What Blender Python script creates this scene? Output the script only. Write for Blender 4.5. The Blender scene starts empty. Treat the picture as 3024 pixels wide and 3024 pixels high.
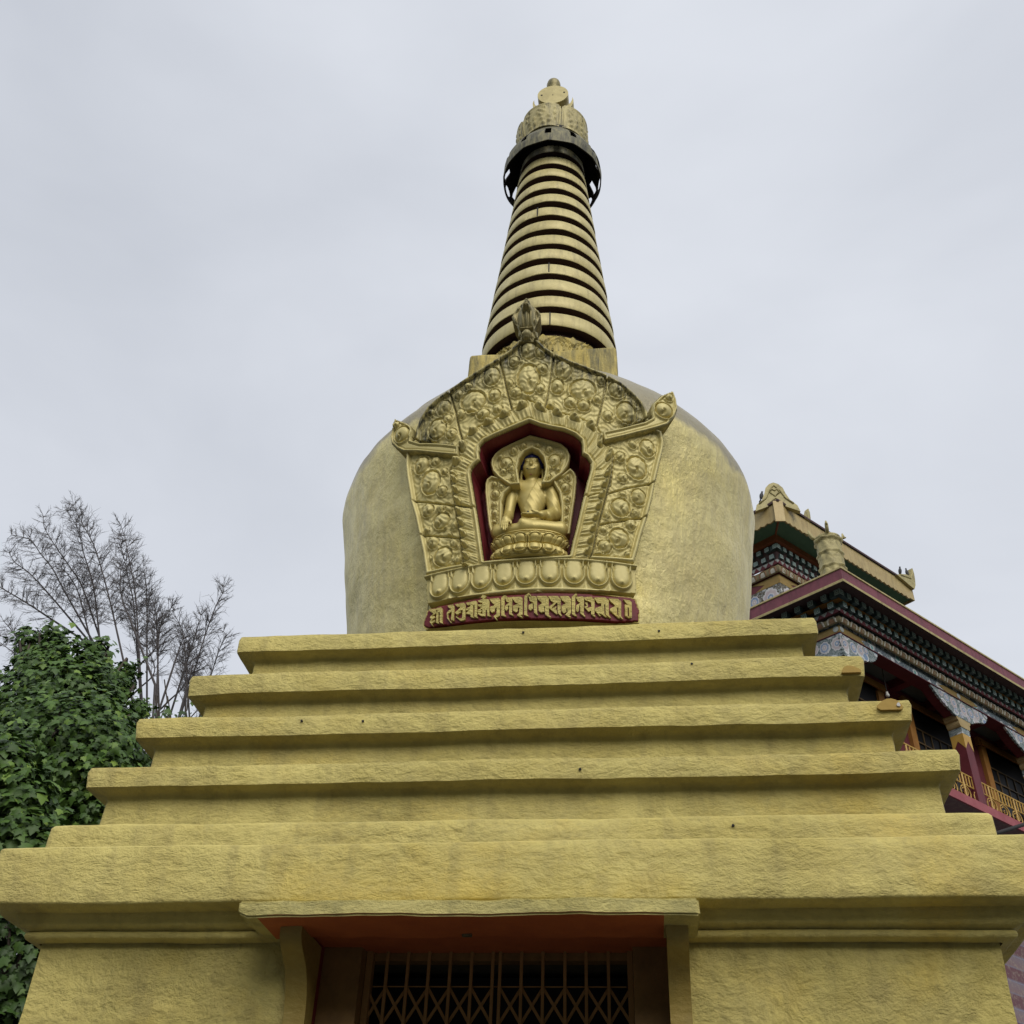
import bpy, bmesh, math, random
import numpy as np
from mathutils import Vector, Matrix, noise
S=bpy.context.scene
# ---------------- camera, sky, sun, exposure ----------------
cam_d=bpy.data.cameras.new("camera"); cam=bpy.data.objects.new("camera",cam_d); S.collection.objects.link(cam)
cam_d.sensor_width=36.0; cam_d.lens=36.0*3200/3024; cam_d.clip_start=.05; cam_d.clip_end=2000
CR=np.array([[0.9929,0.1146,0.0325],[0.0459,-0.62,0.7833],[-0.11,0.7762,0.6208]])
CR[0]/=np.linalg.norm(CR[0]); CR[2]-=CR[0]*(CR[0]@CR[2]); CR[2]/=np.linalg.norm(CR[2]); CR[1]=np.cross(CR[2],CR[0])*-1 if np.cross(CR[2],CR[0])@CR[1]<0 else np.cross(CR[2],CR[0])
m=Matrix([[CR[0][i],CR[1][i],-CR[2][i]] for i in range(3)]).to_4x4(); m.translation=Vector((0.6358,-6.5608,1.6)); cam.matrix_world=m
S.camera=cam
SUN_EL,SUN_AZ=math.radians(36),math.radians(158)      # azimuth clockwise from +y: behind the camera, to the right
sund=Vector((math.sin(SUN_AZ)*math.cos(SUN_EL),math.cos(SUN_AZ)*math.cos(SUN_EL),math.sin(SUN_EL)))
W=bpy.data.worlds.new("World"); S.world=W; W.use_nodes=True
nt=W.node_tree; nt.nodes.clear(); N=nt.nodes.new; Lk=nt.links.new
out=N('ShaderNodeOutputWorld'); bg=N('ShaderNodeBackground'); sky=N('ShaderNodeTexSky'); sky.sky_type='NISHITA'; sky.sun_disc=False
sky.sun_elevation=SUN_EL; sky.sun_rotation=SUN_AZ; sky.air_density=1; sky.dust_density=4
tc=N('ShaderNodeTexCoord'); mp=N('ShaderNodeMapping'); mp.inputs['Scale'].default_value=(1.2,1.2,2.6); mp.inputs['Location'].default_value=(3.1,.7,.2)
nz=N('ShaderNodeTexNoise'); nz.inputs['Scale'].default_value=1.7; nz.inputs['Detail'].default_value=5; nz.inputs['Roughness'].default_value=.5; nz.inputs['Distortion'].default_value=.3
rp=N('ShaderNodeValToRGB'); rp.color_ramp.elements[0].position=.3; rp.color_ramp.elements[1].position=.72
rp.color_ramp.elements[0].color=(4.55,4.78,5.26,1); rp.color_ramp.elements[1].color=(5.8,6.03,6.5,1)
mx=N('ShaderNodeMix'); mx.data_type='RGBA'; mx.inputs[0].default_value=.93
Lk(tc.outputs['Generated'],mp.inputs[0]); Lk(mp.outputs[0],nz.inputs['Vector']); Lk(nz.outputs[0],rp.inputs[0])
Lk(sky.outputs[0],mx.inputs[6]); Lk(rp.outputs[0],mx.inputs[7]); Lk(mx.outputs[2],bg.inputs[0]); bg.inputs[1].default_value=.1; Lk(bg.outputs[0],out.inputs[0])
sl=bpy.data.lights.new("sun","SUN"); sl.energy=1.5; sl.angle=math.radians(50); sl.color=(1,.96,.88)
so=bpy.data.objects.new("sun",sl); S.collection.objects.link(so); so.rotation_euler=(-sund).to_track_quat('-Z','Y').to_euler()
S.view_settings.view_transform='Standard'; S.view_settings.look='None'; S.view_settings.exposure=.42; S.view_settings.gamma=1
S.render.engine='CYCLES'; S.cycles.use_denoising=True; S.cycles.max_bounces=6
random.seed(5); rng=np.random.default_rng(7)

# ---------------- helpers ----------------
def link(name,me,mats,parent=None,smooth=False):
    o=bpy.data.objects.new(name,me); S.collection.objects.link(o)
    for mm in (mats if isinstance(mats,(list,tuple)) else [mats]): me.materials.append(mm)
    if smooth: me.polygons.foreach_set('use_smooth',[True]*len(me.polygons))
    if parent: o.parent=parent
    return o
def mk(name,v,f,mats,parent=None,smooth=False,mi=None):
    me=bpy.data.meshes.new(name); me.from_pydata([tuple(p) for p in v],[],[tuple(int(i) for i in q) for q in f]); me.validate(); me.update()
    o=link(name,me,mats,parent,smooth)
    if mi is not None and len(mi)==len(me.polygons): me.polygons.foreach_set('material_index',np.array(mi,dtype=np.int32))
    return o
def thing(name,label,cat,loc=(0,0,0),group=None):
    o=bpy.data.objects.new(name,None); S.collection.objects.link(o); o.location=loc; tag(o,label,cat,group); return o
def tag(o,label,cat,group=None):
    o['label']=label; o['category']=cat
    if group: o['group']=group
    return o
def shade(o,ang=40):
    me=o.data; me.polygons.foreach_set('use_smooth',[True]*len(me.polygons))
    try: me.set_sharp_from_angle(angle=math.radians(ang))
    except Exception: pass
    return o
class MB:
    def __init__(s): s.v=[];s.f=[];s.mi=[]
    def add(s,v,f,mi=0):
        b=len(s.v); s.v+= [tuple(p) for p in v]; s.f+=[tuple(b+i for i in q) for q in f]; s.mi+=[mi]*len(f); return s
    def box(s,x0,x1,y0,y1,z0,z1,mi=0):
        v=[(x,y,z) for z in(z0,z1) for y in(y0,y1) for x in(x0,x1)]
        return s.add(v,[(0,2,3,1),(4,5,7,6),(0,1,5,4),(2,6,7,3),(0,4,6,2),(1,3,7,5)],mi)
    def obox(s,c,ax,ay,az,mi=0):
        c,ax,ay,az=[np.array(q,float) for q in(c,ax,ay,az)]
        v=[c+i*ax+j*ay+k*az for k in(-1,1) for j in(-1,1) for i in(-1,1)]
        return s.add(v,[(0,2,3,1),(4,5,7,6),(0,1,5,4),(2,6,7,3),(0,4,6,2),(1,3,7,5)],mi)
    def tube(s,pts,r,n=6,mi=0,caps=True):
        pts=[np.array(p,float) for p in pts]; rr=r if hasattr(r,'__len__') else [r]*len(pts); rings=[];up=np.array((.31,.2,.93))
        for i,p in enumerate(pts):
            t=pts[min(i+1,len(pts)-1)]-pts[max(i-1,0)]; t=t/(np.linalg.norm(t)+1e-9)
            a=np.cross(t,up); a/=np.linalg.norm(a)+1e-9; b=np.cross(t,a)
            rings.append([p+rr[i]*(math.cos(q)*a+math.sin(q)*b) for q in [2*math.pi*k/n for k in range(n)]])
        v=[q for g in rings for q in g]; f=[(i*n+k,i*n+(k+1)%n,(i+1)*n+(k+1)%n,(i+1)*n+k) for i in range(len(pts)-1) for k in range(n)]
        if caps: f+= [tuple(range(n))[::-1],tuple((len(pts)-1)*n+k for k in range(n))]
        return s.add(v,f,mi)
    def lathe(s,prof,n=48,c=(0,0),mi=0,sx=1,sy=1,closed=False):
        v=[(c[0]+sx*r*math.sin(2*math.pi*k/n),c[1]-sy*r*math.cos(2*math.pi*k/n),z) for r,z in prof for k in range(n)]
        m=len(prof); f=[(i%m*n+k,i%m*n+(k+1)%n,(i+1)%m*n+(k+1)%n,(i+1)%m*n+k) for i in range(m if closed else m-1) for k in range(n)]
        return s.add(v,f,mi)
    def prism(s,poly,fn,mi=0):
        # poly list of 2D points, fn(p,side)->3D ; side 0 front, 1 back
        n=len(poly); a=[fn(p,0) for p in poly]; b=[fn(p,1) for p in poly]
        base=len(s.v); s.v+=[tuple(q) for q in a+b]
        from mathutils.geometry import tessellate_polygon
        tri=tessellate_polygon([[Vector((p[0],p[1],0)) for p in poly]])
        fs=[tuple(base+i for i in t) for t in tri]+[tuple(base+n+i for i in t[::-1]) for t in tri]+[(base+i,base+(i+1)%n,base+n+(i+1)%n,base+n+i) for i in range(n)]
        s.f+=fs; s.mi+=[mi]*len(fs); return s
    def build(s,name,mats,parent=None,smooth=False,ang=None):
        o=mk(name,s.v,s.f,mats,parent,smooth,s.mi)
        bm=bmesh.new(); bm.from_mesh(o.data); bmesh.ops.recalc_face_normals(bm,faces=bm.faces); bm.to_mesh(o.data); bm.free()
        if ang: shade(o,ang)
        return o

# ---------------- materials ----------------
def mat(name,col,rough=.6,metal=0.0,build=None,spec=None):
    M=bpy.data.materials.new(name); M.use_nodes=True; n=M.node_tree; b=n.nodes['Principled BSDF']
    b.inputs['Base Color'].default_value=(*col,1); b.inputs['Roughness'].default_value=rough; b.inputs['Metallic'].default_value=metal
    if spec is not None: b.inputs['Specular IOR Level'].default_value=spec
    if build: build(n,b)
    return M
def nn(n,t,**k):
    q=n.nodes.new(t)
    for a,v in k.items():
        if a in q.inputs: q.inputs[a].default_value=v
        else: setattr(q,a,v)
    return q
def coord(n,scale=(1,1,1),kind='Object'):
    t=nn(n,'ShaderNodeTexCoord'); mpp=nn(n,'ShaderNodeMapping'); mpp.inputs['Scale'].default_value=scale; n.links.new(t.outputs[kind],mpp.inputs[0]); return mpp.outputs[0]
def noise_(n,co,sc,det=6,ro=.55,dis=0): 
    q=nn(n,'ShaderNodeTexNoise'); q.inputs['Scale'].default_value=sc; q.inputs['Detail'].default_value=det; q.inputs['Roughness'].default_value=ro; q.inputs['Distortion'].default_value=dis
    n.links.new(co,q.inputs['Vector']); return q.outputs[0]
def ramp(n,fac,stops):
    r=nn(n,'ShaderNodeValToRGB'); e=r.color_ramp.elements
    while len(e)<len(stops): e.new(.5)
    for i,(p,c) in enumerate(stops): e[i].position=p; e[i].color=(*c,1) if len(c)==3 else c
    n.links.new(fac,r.inputs[0]); return r.outputs[0]
def mixc(n,fac,a,b,mode='MIX'):
    x=nn(n,'ShaderNodeMix'); x.data_type='RGBA'; x.blend_type=mode
    for v,i in((fac,0),(a,6),(b,7)):
        if isinstance(v,(int,float)): x.inputs[i].default_value=v
        elif isinstance(v,tuple): x.inputs[i].default_value=(*v,1) if len(v)==3 else v
        else: n.links.new(v,x.inputs[i])
    return x.outputs[2]
def math_(n,op,a,b=None):
    x=nn(n,'ShaderNodeMath'); x.operation=op
    for v,i in((a,0),(b,1)):
        if v is None: continue
        if isinstance(v,(int,float)): x.inputs[i].default_value=v
        else: n.links.new(v,x.inputs[i])
    return x.outputs[0]
def bump(n,b,h,strength,dist): 
    q=nn(n,'ShaderNodeBump'); q.inputs['Strength'].default_value=strength; q.inputs['Distance'].default_value=dist; n.links.new(h,q.inputs['Height'])
    n.links.new(q.outputs[0],b.inputs['Normal']); return q
def stucco(cols,stretch=(1,1,1.7),bs=.9,rough=.5,sc=1.0,streak=0):
    def f(n,b):
        co=coord(n,stretch); c1=coord(n)
        # trowelled, flaking plaster: ridged noise + fine grain
        a=noise_(n,co,6*sc,10,.68,.25); g=noise_(n,co,26*sc,8,.7,.15)
        # thin flakes of lifted paint: the sharp edges of a thresholded noise
        msk=ramp(n,noise_(n,coord(n),2.3,5,.6,.4),[(.46,(0,0,0)),(.62,(1,1,1))])
        fl=math_(n,'MULTIPLY',msk,ramp(n,noise_(n,co,11*sc,9,.66,.3),[(.45,(0,0,0)),(.60,(1,1,1))]))
        tr=noise_(n,coord(n,(stretch[0],stretch[1],stretch[2]*1.15)),13*sc,8,.7,.35)
        calm=ramp(n,noise_(n,coord(n),1.7,5,.6,.6),[(.36,(.28,.28,.28)),(.66,(1,1,1))])
        h=math_(n,'ADD',math_(n,'ADD',math_(n,'MULTIPLY',a,.8),math_(n,'MULTIPLY',fl,.14)),math_(n,'MULTIPLY',math_(n,'ADD',math_(n,'MULTIPLY',g,.45),math_(n,'MULTIPLY',tr,.75)),calm))
        bump(n,b,h,bs*.78,.03)
        big=noise_(n,c1,1.3,5,.6,.5); mid=noise_(n,co,5,6,.65,.3); fine=noise_(n,co,24,5,.6)
        col=ramp(n,big,[(.32,cols[0]),(.5,cols[1]),(.68,cols[2])])
        col=mixc(n,ramp(n,mid,[(.42,(0,0,0)),(.72,(.55,.55,.55))]),col,cols[3])
        col=mixc(n,ramp(n,fine,[(.5,(0,0,0)),(.75,(.3,.3,.3))]),col,cols[4])
        rep=noise_(n,c1,.75,7,.55,1.4); col=mixc(n,ramp(n,rep,[(.53,(0,0,0)),(.56,(.5,.5,.5))]),col,tuple(min(1,q*1.10) for q in cols[1]))
        drip=noise_(n,coord(n,(9,9,1.6)),1.3,5,.6,0); col=mixc(n,ramp(n,drip,[(.50,(0,0,0)),(.80,(.5,.5,.5))]),col,cols[4])
        moss=noise_(n,c1,2.6,6,.66,0); col=mixc(n,ramp(n,moss,[(.56,(0,0,0)),(.74,(.5,.5,.5))]),col,tuple(q*.62 for q in cols[3]))
        if streak:
            sk=noise_(n,coord(n,(9,9,.5)),2.2,6,.65); col=mixc(n,ramp(n,sk,[(.46,(0,0,0)),(.72,(streak,)*3)]),col,cols[4])
        n.links.new(col,b.inputs['Base Color'])
        n.links.new(ramp(n,mid,[(.3,(rough-.08,)*3),(.7,(rough+.12,)*3)]),b.inputs['Roughness'])
    return f
GOLD=[(.66,.54,.155),(.72,.61,.20),(.72,.56,.14),(.52,.43,.155),(.33,.265,.10)]
DOME=[(.74,.63,.265),(.80,.70,.31),(.82,.69,.24),(.66,.56,.26),(.50,.42,.20)]
Mt={}
Mt['gold']=mat('gold_stucco',(.5,.42,.13),.5,.12,stucco(GOLD,bs=1.15,sc=.85))
Mt['goldv']=mat('gold_stucco_scored',(.5,.42,.13),.5,.12,stucco(GOLD,(1,1,1.2),1.9,sc=.8))
def domeb(n,b):
    stucco(DOME,(1.2,1.2,.8),.8,.38,1.2,.55)(n,b)
    # upper shoulder left bare of gold paint: a wavy-edged grey band
    co=nn(n,'ShaderNodeTexCoord'); sp=nn(n,'ShaderNodeSeparateXYZ'); n.links.new(co.outputs['Object'],sp.inputs[0])
    w=noise_(n,coord(n),3,5,.6,.5); zz=math_(n,'ADD',sp.outputs[2],math_(n,'MULTIPLY',w,.35))
    old=b.inputs['Base Color'].links[0].from_socket
    n.links.new(mixc(n,ramp(n,math_(n,'MULTIPLY',math_(n,'SUBTRACT',zz,6.72),12),[(0,(0,0,0)),(1,(.85,.85,.85))]),old,(.27,.24,.17)),b.inputs['Base Color'])
Mt['dome']=mat('dome_gold',(.5,.45,.2),.42,.3,domeb)
def reliefb(n,b):
    c=coord(n); a=noise_(n,c,7,7,.65,.5)
    sk=noise_(n,coord(n,(14,14,1.0)),3,6,.7)
    col=ramp(n,a,[(.3,(.58,.49,.19)),(.7,(.72,.63,.28))])
    at=nn(n,'ShaderNodeAttribute'); at.attribute_name='weather'
    st=math_(n,'MULTIPLY',at.outputs['Fac'],ramp(n,sk,[(.35,(0,0,0)),(.6,(1,1,1))]))
    n.links.new(mixc(n,st,col,(.035,.036,.022)),b.inputs['Base Color'])
    bump(n,b,noise_(n,c,60,5,.6),.25,.004)
Mt['relief']=mat('relief_gold',(.5,.42,.15),.5,.14,reliefb)
def goldb(n,b):
    c=coord(n); a=noise_(n,c,6,6,.65,.5)
    n.links.new(ramp(n,a,[(.3,(.36,.30,.12)),(.55,(.52,.44,.19)),(.75,(.58,.50,.23))]),b.inputs['Base Color']); bump(n,b,noise_(n,c,30,5,.6),.2,.004)
Mt['goldm']=mat('gilded_metal',(.5,.42,.15),.5,.2,goldb)
def statueb(n,b):
    n.links.new(ramp(n,noise_(n,coord(n),8,4,.5),[(.3,(.50,.40,.12)),(.7,(.60,.49,.17))]),b.inputs['Base Color'])
Mt['statue']=mat('statue_gold',(.55,.42,.12),.42,.25,statueb)
def spireb(n,b):
    c=coord(n); a=noise_(n,c,5,6,.65,.6); s=noise_(n,coord(n,(12,12,1.5)),2,5,.6)
    col=ramp(n,a,[(.3,(.50,.42,.17)),(.6,(.64,.55,.25)),(.8,(.70,.62,.32))]); col=mixc(n,ramp(n,s,[(.5,(0,0,0)),(.75,(.6,.6,.6))]),col,(.30,.25,.12))
    n.links.new(col,b.inputs['Base Color']); bump(n,b,noise_(n,c,14,6,.6),.35,.01)
Mt['spire']=mat('spire_gold',(.5,.42,.18),.5,.15,spireb)
def weath(n,b):
    c=coord(n); s=noise_(n,coord(n,(7,7,1.0)),2.5,6,.7,.3); a=noise_(n,c,4,6,.6)
    col=ramp(n,a,[(.3,(.50,.38,.08)),(.7,(.60,.49,.16))]); col=mixc(n,ramp(n,s,[(.42,(0,0,0)),(.66,(.9,.9,.9))]),col,(.075,.075,.04))
    n.links.new(col,b.inputs['Base Color']); bump(n,b,noise_(n,c,16,7,.65),.6,.02)
Mt['weathered']=mat('weathered_gold',(.4,.34,.12),.6,.1,weath)
def oldm(n,b):
    c=coord(n); s=noise_(n,coord(n,(10,10,2)),2.5,6,.7,.3)
    n.links.new(ramp(n,s,[(.34,(.27,.24,.125)),(.50,(.15,.14,.08)),(.66,(.05,.047,.034))]),b.inputs['Base Color'])
Mt['oldmetal']=mat('tarnished_metal',(.3,.28,.16),.55,.35,oldm)
Mt['black']=mat('black_paint',(.012,.009,.008),.7)
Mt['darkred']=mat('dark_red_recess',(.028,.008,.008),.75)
def redb(c0,c1):
    def f(n,b): n.links.new(ramp(n,noise_(n,coord(n),7,6,.65),[(.35,c0),(.7,c1)]),b.inputs['Base Color']); bump(n,b,noise_(n,coord(n),40,5,.6),.3,.006)
    return f
Mt['red']=mat('maroon_paint',(.16,.012,.016),.55,0,redb((.13,.010,.016),(.22,.02,.028)))
Mt['orangered']=mat('red_oxide_soffit',(.2,.045,.015),.7,0,redb((.44,.105,.032),(.54,.145,.04)))
Mt['brown']=mat('brown_pier',(.1,.06,.03),.7,0,redb((.18,.10,.032),(.28,.16,.05)))
Mt['gate']=mat('gate_steel_paint',(.2,.11,.04),.5,.0,redb((.26,.14,.045),(.36,.20,.07)))
Mt['ochre']=mat('ochre_bare_patch',(.5,.28,.03),.7,0,redb((.38,.24,.045),(.46,.30,.06)))
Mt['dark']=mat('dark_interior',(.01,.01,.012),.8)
Mt['hair']=mat('blue_hair',(.012,.018,.16),.5)
Mt['ink']=mat('face_ink',(.02,.012,.01),.5); Mt['lip']=mat('lip_paint',(.3,.07,.04),.5)
Mt['mortar']=mat('mortar',(.36,.30,.15),.8,0,redb((.30,.25,.13),(.40,.34,.17)))
def oldg(n,b):
    c=coord(n); n.links.new(ramp(n,noise_(n,coord(n,(6,6,3)),4,6,.65),[(.35,(.36,.30,.13)),(.6,(.24,.21,.10)),(.75,(.10,.095,.05))]),b.inputs['Base Color'])
Mt['oldgold']=mat('weathered_gilding',(.3,.26,.12),.5,.35,oldg)
def crownb(n,b):
    s=noise_(n,coord(n,(9,9,1.6)),2.4,7,.7,.3); n.links.new(ramp(n,s,[(.38,(.56,.48,.21)),(.52,(.42,.36,.16)),(.68,(.10,.09,.05))]),b.inputs['Base Color'])
Mt['ink2']=mat('bud_green',(.02,.03,.03),.5); Mt['crowng']=mat('crown_gilding',(.5,.42,.18),.55,.1,crownb)
Mt['white']=mat('white_chip',(.6,.58,.55),.7)
Mt['weathered2']=mat('canopy_edge_gold',(.4,.34,.12),.6,.05,stucco([(.60,.51,.16),(.66,.57,.20),(.62,.53,.19),(.34,.31,.13),(.18,.17,.08)],(1,1,1.6),1.0,.6,1.2))
Mt['console']=mat('console_gold_shaded',(.4,.3,.08),.4,.15,stucco([(.30,.215,.05),(.34,.24,.055),(.36,.26,.07),(.22,.17,.05),(.42,.33,.10)],(1,1,1.5),.4,.42))  # darker gold: the shade under the canopy is put into the colour

def ornb(n,b):
    c=coord(n); n.links.new(ramp(n,noise_(n,c,5,7,.68,.5),[(.32,(.20,.17,.08)),(.5,(.38,.33,.15)),(.72,(.46,.40,.19))]),b.inputs['Base Color']); bump(n,b,noise_(n,c,18,6,.6),.5,.02)
Mt['orn']=mat('weathered_ornament_gold',(.4,.34,.15),.6,.1,ornb)

Mt['ledge']=mat('darkened_ledge_top',(.10,.09,.06),.9,0,redb((.07,.065,.045),(.14,.12,.07)))  # unseen ledge tops darkened to cut light bounced up onto the soffits
OUTER=[(-0.603,5.301),(-0.634,5.456),(-0.668,5.586),(-0.703,5.72),(-0.742,5.837),(-0.786,6.035),(-0.8,6.118),(-0.802,6.219),(-0.742,6.303),(-0.741,6.378),(-0.716,6.458),(-0.667,6.531),(-0.599,6.581),(-0.52,6.623),(-0.409,6.686),(-0.3,6.747),(-0.186,6.813),(-0.117,6.863),(-0.074,6.909),(-0.055,6.943),(0.006,6.951),(0.07,6.933),(0.118,6.871),(0.177,6.824),(0.276,6.767),(0.402,6.716),(0.517,6.671),(0.611,6.621),(0.684,6.558),(0.741,6.494),(0.77,6.426),(0.778,6.365),(0.814,6.311),(0.859,6.296),(0.869,6.217),(0.86,6.159),(0.826,6.032),(0.794,5.905),(0.768,5.785),(0.734,5.659),(0.687,5.515),(0.662,5.423),(0.635,5.335)]
BAND=[(-0.367,5.325),(-0.398,5.524),(-0.441,5.743),(-0.468,5.902),(-0.482,5.991),(-0.469,5.895),(-0.485,6.004),(-0.466,6.064),(-0.436,6.088),(-0.432,6.159),(-0.411,6.191),(-0.386,6.247),(-0.329,6.29),(-0.223,6.334),(-0.088,6.398),(0.01,6.467),(0.108,6.404),(0.2,6.366),(0.343,6.322),(0.444,6.269),(0.478,6.194),(0.483,6.141),(0.522,6.128),(0.54,6.071),(0.533,6.0),(0.513,5.847),(0.526,5.941),(0.488,5.778),(0.433,5.568),(0.398,5.396),(0.375,5.339)]
NICHE=[(-0.244,5.331),(-0.284,5.589),(-0.325,5.82),(-0.349,5.951),(-0.343,5.985),(-0.323,6.011),(-0.289,6.039),(-0.297,6.089),(-0.293,6.142),(-0.265,6.177),(-0.208,6.202),(-0.131,6.231),(-0.059,6.261),(0.018,6.294),(0.084,6.261),(0.155,6.238),(0.236,6.221),(0.301,6.19),(0.341,6.15),(0.347,6.097),(0.344,6.05),(0.374,6.034),(0.398,5.989),(0.394,5.937),(0.37,5.843),(0.338,5.701),(0.302,5.534),(0.276,5.425),(0.261,5.348),(0.133,5.339),(0.01,5.333),(-0.115,5.331)]
SEAMS=[[(-0.186,6.813),(-0.157,6.698),(-0.122,6.527),(-0.093,6.398)],[(0.177,6.828),(0.155,6.649),(0.129,6.459),(0.112,6.4)],[(-0.52,6.623),(-0.472,6.464),(-0.438,6.307),(-0.409,6.203)],[(0.519,6.671),(0.491,6.503),(0.461,6.363),(0.442,6.273)],[(-0.754,6.307),(-0.426,6.152)],[(0.475,6.194),(0.779,6.384)],[(-0.723,5.845),(-0.558,5.788),(-0.438,5.745)],[(-0.653,5.585),(-0.525,5.55),(-0.396,5.513)],[(-0.438,5.745),(-0.305,5.704)],[(0.805,5.913),(0.625,5.848),(0.495,5.79)],[(0.734,5.659),(0.57,5.608),(0.431,5.568)],[(0.495,5.79),(0.338,5.75)]]
AUR_UP=[(-0.117,5.915),(-0.155,5.945),(-0.199,5.985),(-0.233,6.03),(-0.247,6.08),(-0.244,6.121),(-0.22,6.16),(-0.177,6.194),(-0.106,6.226),(-0.03,6.259),(0.013,6.278),(0.078,6.257),(0.158,6.231),(0.223,6.207),(0.26,6.172),(0.278,6.124),(0.274,6.077),(0.258,6.035),(0.226,5.987),(0.184,5.951),(0.142,5.917)]
AUR_LOW=[(-0.238,5.595),(-0.256,5.664),(-0.27,5.768),(-0.284,5.885),(-0.286,5.955),(-0.276,5.989),(-0.244,6.011),(-0.189,5.99),(0.015,5.955),(0.226,5.993),(0.277,6.041),(0.305,6.013),(0.32,5.978),(0.317,5.914),(0.308,5.828),(0.291,5.714),(0.271,5.574)]
HALO=[(-0.051,5.93),(-0.062,5.989),(-0.068,6.037),(-0.056,6.101),(-0.021,6.153),(0.024,6.174),(0.067,6.154),(0.102,6.105),(0.115,6.034),(0.107,5.969),(0.089,5.923)]
BACKHOLE=[(-0.167,5.588),(-0.167,5.722),(-0.169,5.813),(-0.154,5.869),(-0.112,5.911),(-0.054,5.936),(0.1,5.935),(0.173,5.916),(0.204,5.859),(0.216,5.768),(0.213,5.683),(0.207,5.572)]
ARM_L=[(-0.9,6.504),(-0.91,6.429),(-0.922,6.371),(-0.908,6.315),(-0.861,6.258),(-0.808,6.215),(-0.705,6.181),(-0.572,6.128),(-0.423,6.078),(-0.421,6.152),(-0.553,6.201),(-0.689,6.243),(-0.76,6.287),(-0.752,6.347),(-0.767,6.396),(-0.8,6.432)]
ARM_R=[(0.946,6.617),(0.965,6.553),(0.968,6.485),(0.943,6.409),(0.89,6.338),(0.822,6.297),(0.735,6.251),(0.609,6.191),(0.478,6.137),(0.468,6.205),(0.591,6.252),(0.739,6.323),(0.792,6.367),(0.788,6.418),(0.8,6.477),(0.858,6.551)]
FINIAL=[(-0.043,6.906),(-0.04,6.941),(-0.053,6.951),(-0.055,6.999),(-0.063,7.032),(-0.086,7.072),(-0.1,7.118),(-0.087,7.15),(-0.056,7.2),(-0.008,7.256),(0.04,7.195),(0.072,7.16),(0.089,7.127),(0.079,7.082),(0.057,7.022),(0.048,6.987),(0.07,6.973),(0.07,6.933),(0.048,6.926),(0.042,6.899)]
BOSS=[(0.012,6.857,0.048,0.073),(0.012,6.629,0.068,0.114),(-0.229,6.676,0.051,0.072),(-0.346,6.499,0.076,0.083),(-0.207,6.519,0.038,0.048),(-0.548,6.496,0.046,0.058),(-0.586,6.343,0.058,0.076),(-0.486,6.281,0.036,0.04),(0.234,6.694,0.052,0.075),(0.357,6.54,0.078,0.083),(0.196,6.559,0.039,0.057),(0.278,6.436,0.039,0.044),(0.36,6.415,0.039,0.041),(0.577,6.565,0.051,0.061),(0.63,6.398,0.059,0.081),(0.513,6.356,0.031,0.037),(-0.681,6.095,0.049,0.062),(-0.583,6.093,0.032,0.034),(-0.609,5.951,0.059,0.084),(-0.527,5.867,0.031,0.035),(-0.523,6.006,0.024,0.026),(0.756,6.155,0.045,0.063),(0.681,5.999,0.06,0.08),(0.662,6.161,0.026,0.03),(0.581,6.059,0.029,0.036),(0.591,5.909,0.031,0.032),(-0.083,6.773,0.034,0.042),(0.097,6.702,0.037,0.042),(-0.113,6.602,0.025,0.031),(0.087,6.833,0.032,0.037),(-0.069,6.527,0.037,0.038),(0.087,6.548,0.029,0.036),(-0.278,6.386,0.041,0.038),(-0.183,6.409,0.032,0.033),(-0.384,6.622,0.027,0.031),(-0.449,6.573,0.029,0.036),(-0.431,6.417,0.031,0.038),(0.474,6.627,0.028,0.039),(0.449,6.473,0.027,0.033),(0.149,6.409,0.027,0.027),(0.704,6.512,0.026,0.031),(-0.52,6.401,0.03,0.033),(-0.64,6.485,0.026,0.029),(-0.617,5.75,0.037,0.045),(-0.521,5.655,0.05,0.055),(-0.435,5.602,0.023,0.027),(-0.568,5.516,0.034,0.041),(-0.499,5.411,0.054,0.061),(-0.434,5.48,0.027,0.03),(-0.535,5.741,0.022,0.026),(-0.475,5.723,0.02,0.021),(-0.466,5.541,0.019,0.021),(-0.406,5.365,0.023,0.026),(-0.619,5.61,0.021,0.021),(0.684,5.79,0.044,0.055),(0.569,5.7,0.054,0.062),(0.66,5.672,0.023,0.027),(0.624,5.59,0.033,0.041),(0.552,5.49,0.055,0.064),(0.461,5.535,0.022,0.024),(0.465,5.422,0.039,0.044),(0.586,5.79,0.022,0.023),(0.48,5.633,0.02,0.023),(0.607,5.384,0.022,0.022),(0.505,5.585,0.018,0.02),(0.428,5.364,0.027,0.024)]
AUR_BOSS=[(-0.142,6.079,0.038,0.045),(-0.094,6.17,0.024,0.027),(-0.181,6.131,0.019,0.021),(-0.03,6.199,0.022,0.021),(-0.103,6.04,0.019,0.024),(-0.086,5.979,0.021,0.022),(0.067,6.196,0.019,0.021),(0.142,6.165,0.027,0.027),(0.176,6.081,0.04,0.048),(0.222,6.123,0.017,0.019),(0.137,6.028,0.019,0.021),(0.126,5.969,0.025,0.026),(0.2,6.016,0.017,0.018),(-0.16,6.022,0.022,0.02),(-0.22,5.946,0.019,0.021),(-0.176,5.924,0.016,0.018),(-0.213,5.876,0.026,0.03),(-0.222,5.802,0.017,0.018),(-0.212,5.738,0.024,0.027),(-0.216,5.677,0.017,0.016),(-0.198,5.703,0.011,0.011),(0.257,5.976,0.022,0.025),(0.244,5.9,0.029,0.035),(0.266,5.832,0.013,0.014),(0.256,5.809,0.02,0.018),(0.242,5.746,0.025,0.026),(0.247,5.678,0.015,0.016),(0.21,5.94,0.013,0.014)]
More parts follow.
